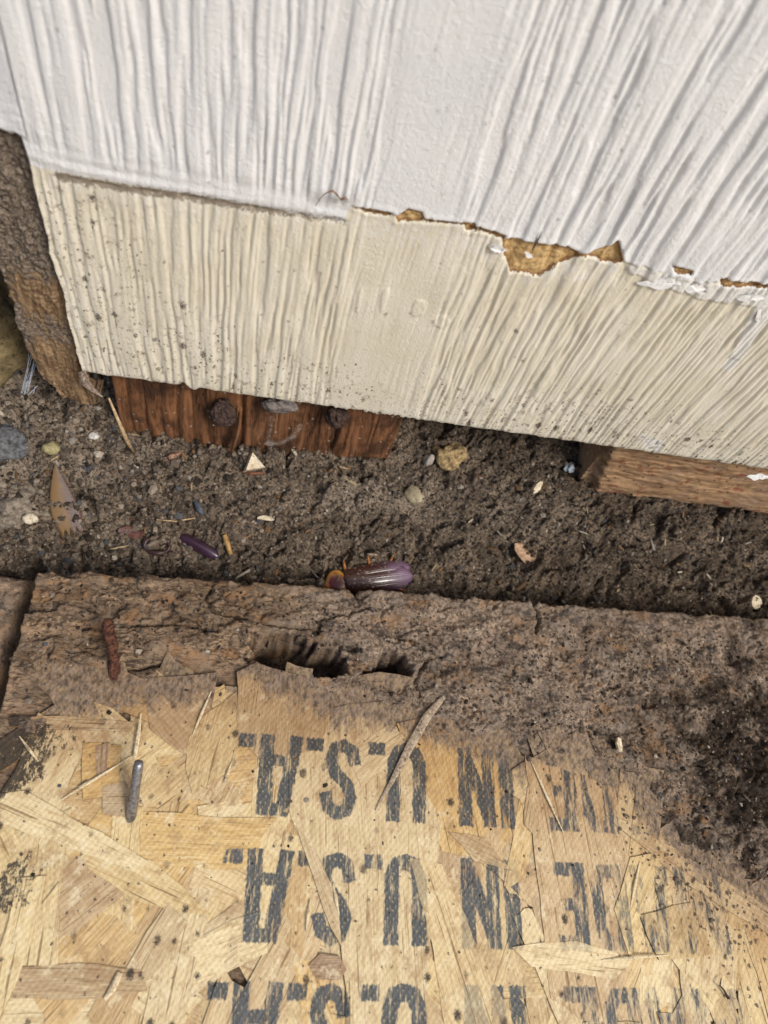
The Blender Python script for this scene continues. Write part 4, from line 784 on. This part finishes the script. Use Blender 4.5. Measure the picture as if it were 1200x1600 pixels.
# ------------------------------------------------------------------ insect remains
def wing_mat(name, c0, c1, rough, spec, coat=0.0, vein=.25, dust=False, side=False):
    w = W(name, rough, spec); p = w.obj()
    v = w.n('TexWave', {'Vector': p, 'Scale': .42, 'Distortion': 2.0, 'Detail': 2.0, 'Detail Scale': .3}, wave_type='BANDS', bands_direction='Y').outputs['Fac']
    xx = w.n('SeparateXYZ', {0: p}).outputs[0]; n = w.noise(p, .35, 4)
    col = w.mix(w.mr(w.m('ADD', w.n('SeparateXYZ', {0: p}).outputs[1] if side else xx, w.m('MULTIPLY', w.m('SUBTRACT', n, .5), 3.0 if side else 12.0)), *((1.5, -1.0) if side else (-2, 13))), c0, c1)
    w.b.inputs['Coat Weight'].default_value = coat; w.b.inputs['Coat Roughness'].default_value = .18
    col = w.mix(w.m('MULTIPLY', v, vein), col, c0)
    if dust: col = w.mix(w.m('MULTIPLY', w.spots(w.vm('ADD', p, w.vm('SCALE', w.n('TexNoise', {'Vector': p, 'Scale': 1.6, 'Detail': 3.0}).outputs['Color'], 2.4)), 1.9, .03, .5, w.mr(w.m('ADD', xx, w.m('MULTIPLY', w.n('SeparateXYZ', {0: p}).outputs[1], -1.6)), -4, 6, .75, 0.0)), .9), col, (.34, .27, .21))
    return w.out(col, None, w.bump(v, .12, vein * 2.4))
def leaf_shell(name, L, Wd, dome, nx=26, ny=11, tip=.5, base=.45, skew=0.0, th=.25, prof=None, torn=0.0):
    V = []; Fc = []
    for s_ in (0, 1):
        for i in range(nx):
            t = i / (nx - 1); hw = Wd / 2 * (math.sin(math.pi * min(1, (t * (1 - base) + base * .5) / 1.0)) ** tip if True else 1)
            hw *= min(1, (1 - t) * 7 + .02) ** .5 * min(1, t * 6 + .25) ** .5
            if prof: hw = Wd / 2 * float(np.interp(t, [a_[0] for a_ in prof], [a_[1] for a_ in prof]))
            for j in range(ny):
                s = 2 * j / (ny - 1) - 1
                tear = (torn * math.sin(j * 2.3 + 1) * max(0, 1 - i / 4)) if torn else 0
                V.append((L * (t - .5) + tear, s * hw + skew * math.sin(math.pi * t), dome * (1 - s * s) * math.sin(math.pi * (.12 + .8 * t)) - th * s_))
    o = nx * ny
    for i in range(nx - 1):
        for j in range(ny - 1):
            a_ = i * ny + j; Fc.append((a_, a_ + ny, a_ + ny + 1, a_ + 1)); Fc.append((o + a_, o + a_ + 1, o + a_ + ny + 1, o + a_ + ny))
    rimv = [j for j in range(ny)] + [i * ny + ny - 1 for i in range(1, nx)] + [(nx - 1) * ny + j for j in range(ny - 2, -1, -1)] + [i * ny for i in range(nx - 2, 0, -1)]
    for k in range(len(rimv)): a_, b_ = rimv[k], rimv[(k + 1) % len(rimv)]; Fc.append((a_, b_, b_ + o, a_ + o))
    mb = MB(); mb.add(V, Fc); return mb.mesh(name)
q = (hit(92, 742, lift=4) + hit(112, 822, lift=.6)) / 2; d = -(hit(112, 822, lift=.6) - hit(92, 742, lift=4))
link('insect_wing', leaf_shell('insect_wing', 26, 10.5, .5, skew=.8, torn=2.2, prof=[(0, .70), (.06, .78), (.15, .88), (.28, .96), (.42, .88), (.6, .66), (.8, .36), (.93, .15), (1, .02)]), wing_mat('shed_wing', (.24, .14, .055), (.13, .08, .065), .45, .4, .0, .04, False, True), None, tuple(q), (0, -math.atan2(d[2], np.hypot(d[0], d[1])), math.atan2(d[1], d[0])), 'shed brown translucent-looking insect wing lying at the left of the trench', 'insect wing')
sw = bpy.data.materials['shed_wing'].node_tree.nodes['Principled BSDF']; sw.inputs['Alpha'].default_value = .72
q = hit(312, 857, lift=1.8); link('insect_shell', leaf_shell('insect_shell', 17, 5.0, 2.4, tip=.6, base=.4), wing_mat('dark_shell', (.045, .018, .035), (.05, .03, .06), .22, .6, .5), None, tuple(q), (.2, .05, -.42), 'glossy dark purple insect shell piece left of the cockroach', 'insect shell')
mb = MB(); pts = [(4.6 * math.cos(w_), 3.2 * math.sin(w_), .3 * math.sin(3 * w_)) for w_ in np.linspace(.3, 6.4, 22)]; mb.tube(pts, [.8 + .25 * math.sin(k * .9) for k in range(22)], 7, 0, .1, 3)
link('insect_shell', mb.mesh('insect_shell'), wing_mat('ring_shell', (.045, .022, .022), (.06, .03, .03), .4, .4, .1), None, tuple(hit(246, 855, lift=1.5)), (.15, .1, .1), 'curled ring-shaped dark insect shell on the soil at left', 'insect shell')
flake('insect_shell', 205, 834, 10, 4.5, .6, (.3, .1, -.2), chip('brown_shell', (.07, .03, .025), (.17, .08, .06), .4, .6), 'dull reddish brown insect shell fragment near the shed wing', 'insect shell', 8, .8, 10, .8)

# ------------------------------------------------------------------ the cockroach, belly down in the trench, head to the left
mroach = [None] * 3
w = W('roach_body', .3, .5); p = w.obj(); xx = w.n('SeparateXYZ', {0: p}).outputs[0]
band = w.m('SINE', w.m('MULTIPLY', xx, 2.6)); mroach[0] = w.out(w.mix(w.mr(band, -.3, .3), (.055, .015, .006), (.46, .19, .045)), None, w.bump(band, .2, .6))
mroach[1] = chip('roach_leg', (.20, .065, .018), (.42, .16, .035), .3, .5)
mroach[2] = chip('roach_feeler', (.16, .10, .09), (.32, .25, .24), .4, .5)
mb = MB(); V = []; nx, nr = 30, 16
for i in range(nx):
    t = i / (nx - 1); x = -18 + 34 * t; hw = 5.6 * (math.sin(math.pi * (.06 + .90 * t)) ** .55) * (1 - .25 * sst(.2, 0, t)); hh = 2.3 * math.sin(math.pi * (.08 + .88 * t)) ** .5
    for j in range(nr):
        w_ = 2 * math.pi * j / nr; V.append((x, hw * math.cos(w_), 2.6 + hh * math.sin(w_)))
mb.add(V, [(i * nr + j, i * nr + (j + 1) % nr, (i + 1) * nr + (j + 1) % nr, (i + 1) * nr + j) for i in range(nx - 1) for j in range(nr)] + [tuple(range(nr))[::-1], tuple((nx - 1) * nr + j for j in range(nr))])
def leg(a_, b_, c_, d_, r=.58):             # thigh, shin, foot
    mb.tube([a_, tuple((Vector(a_) + Vector(b_)) / 2), b_], [r, r * 1.35, r * .7], 8, 1); mb.tube([b_, tuple((Vector(b_) + Vector(c_)) / 2), c_], [r * .6, r * .5, r * .35], 7, 2 if d_ == 'f' else 1)
    e = Vector(c_) - Vector(b_); e.normalize()
    for k in (.3, .5, .7, .9):
        pp = Vector(b_).lerp(Vector(c_), k); mb.tube([tuple(pp), tuple(pp + Vector((e.y, -e.x, .4)) * 1.1 + e * .5)], [.16, .04], 4, 1)
leg((2, 4.5, 2.2), (1.5, 9.5, 5.0), (14, 9.8, 2.5), 'f'); leg((10, 4.0, 2.0), (13.5, 8.5, 4.0), (15, 12.5, .5), ''); leg((-9, 4, 2.2), (-9.5, 9.0, 4.6), (-6.0, 12.5, .6), 'f')
leg((2, -4.5, 2.2), (4, -9.5, 3.6), (10, -13, .4), ''); leg((9, -4.2, 2), (14.5, -7.5, 3.4), (19.5, -9.5, .4), ''); leg((-9, -4, 2.2), (-12, -8.5, 3.6), (-15, -12, .4), '')
for s_ in (-1, 1): mb.tube([(16 - 20 * 0, s_ * 1.6, 2.8), (18.5, s_ * 3.2, 2.9), (20, s_ * 4.2, 2.6)], [.45, .4, .1], 6, 1)
for s_ in (-1, 1): mb.tube([(-18.0, s_ * 1.2, 2.8), (-22, s_ * 4, 4.2), (-25, s_ * 9, 4.0), (-24, s_ * 16, 2.5)], [.28, .22, .16, .08], 5, 2)
bm_ = mb.mesh('cockroach')
q0, q1 = atz(505, 908, -17.5), atz(643, 888, -17.5); qc = (q0 + q1) / 2
rx = bpy.data.objects.new('cockroach', None); sc.collection.objects.link(rx); rx.location = Vector((qc[0], qc[1] - .6, -21.2)) * S; rx.scale = (.9, .92, .95)
rx.rotation_euler = (R(14), R(-3), math.atan2(q1[1] - q0[1], q1[0] - q0[0]))
rx['label'] = 'reddish brown cockroach with violet sheen painted into its wings lying against the rotted board edge'; rx['category'] = 'cockroach'
link('body', bm_, mroach, rx)
wm = wing_mat('roach_wing', (.055, .016, .010), (.21, .125, .20), .25, .6, 1.0, .35, True)  # mauve second colour paints the sky's violet reflection into the wing
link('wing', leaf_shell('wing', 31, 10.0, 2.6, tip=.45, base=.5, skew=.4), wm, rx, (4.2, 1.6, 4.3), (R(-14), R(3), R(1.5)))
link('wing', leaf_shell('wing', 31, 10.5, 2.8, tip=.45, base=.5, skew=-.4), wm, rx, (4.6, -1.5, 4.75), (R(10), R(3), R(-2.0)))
w = W('roach_shield', .22, .5); p = w.obj(); w.b.inputs['Coat Weight'].default_value = .6
rr = w.vm('LENGTH', w.mul(p, (1.0, .85, 0))); nz = w.noise(p, .5, 3)
shield_m = w.out(w.mix(w.mr(w.m('ADD', rr, w.m('MULTIPLY', w.m('SUBTRACT', nz, .5), 2.4)), 2.6, 4.6), (.10, .018, .008), (.50, .24, .05)))
link('shield', lump('shield', 5.6, 55, .03, 3, (.85, 1.05, .34)), shield_m, rx, (-14.2, 0, 4.2), (0, R(-8), 0), label='amber shield with a dark red middle')
link('head', lump('head', 2.4, 57, .05, 3, (.9, 1.0, 1.0)), mroach[1], rx, (-18.2, 0, 2.6))
print('strands', n_st)
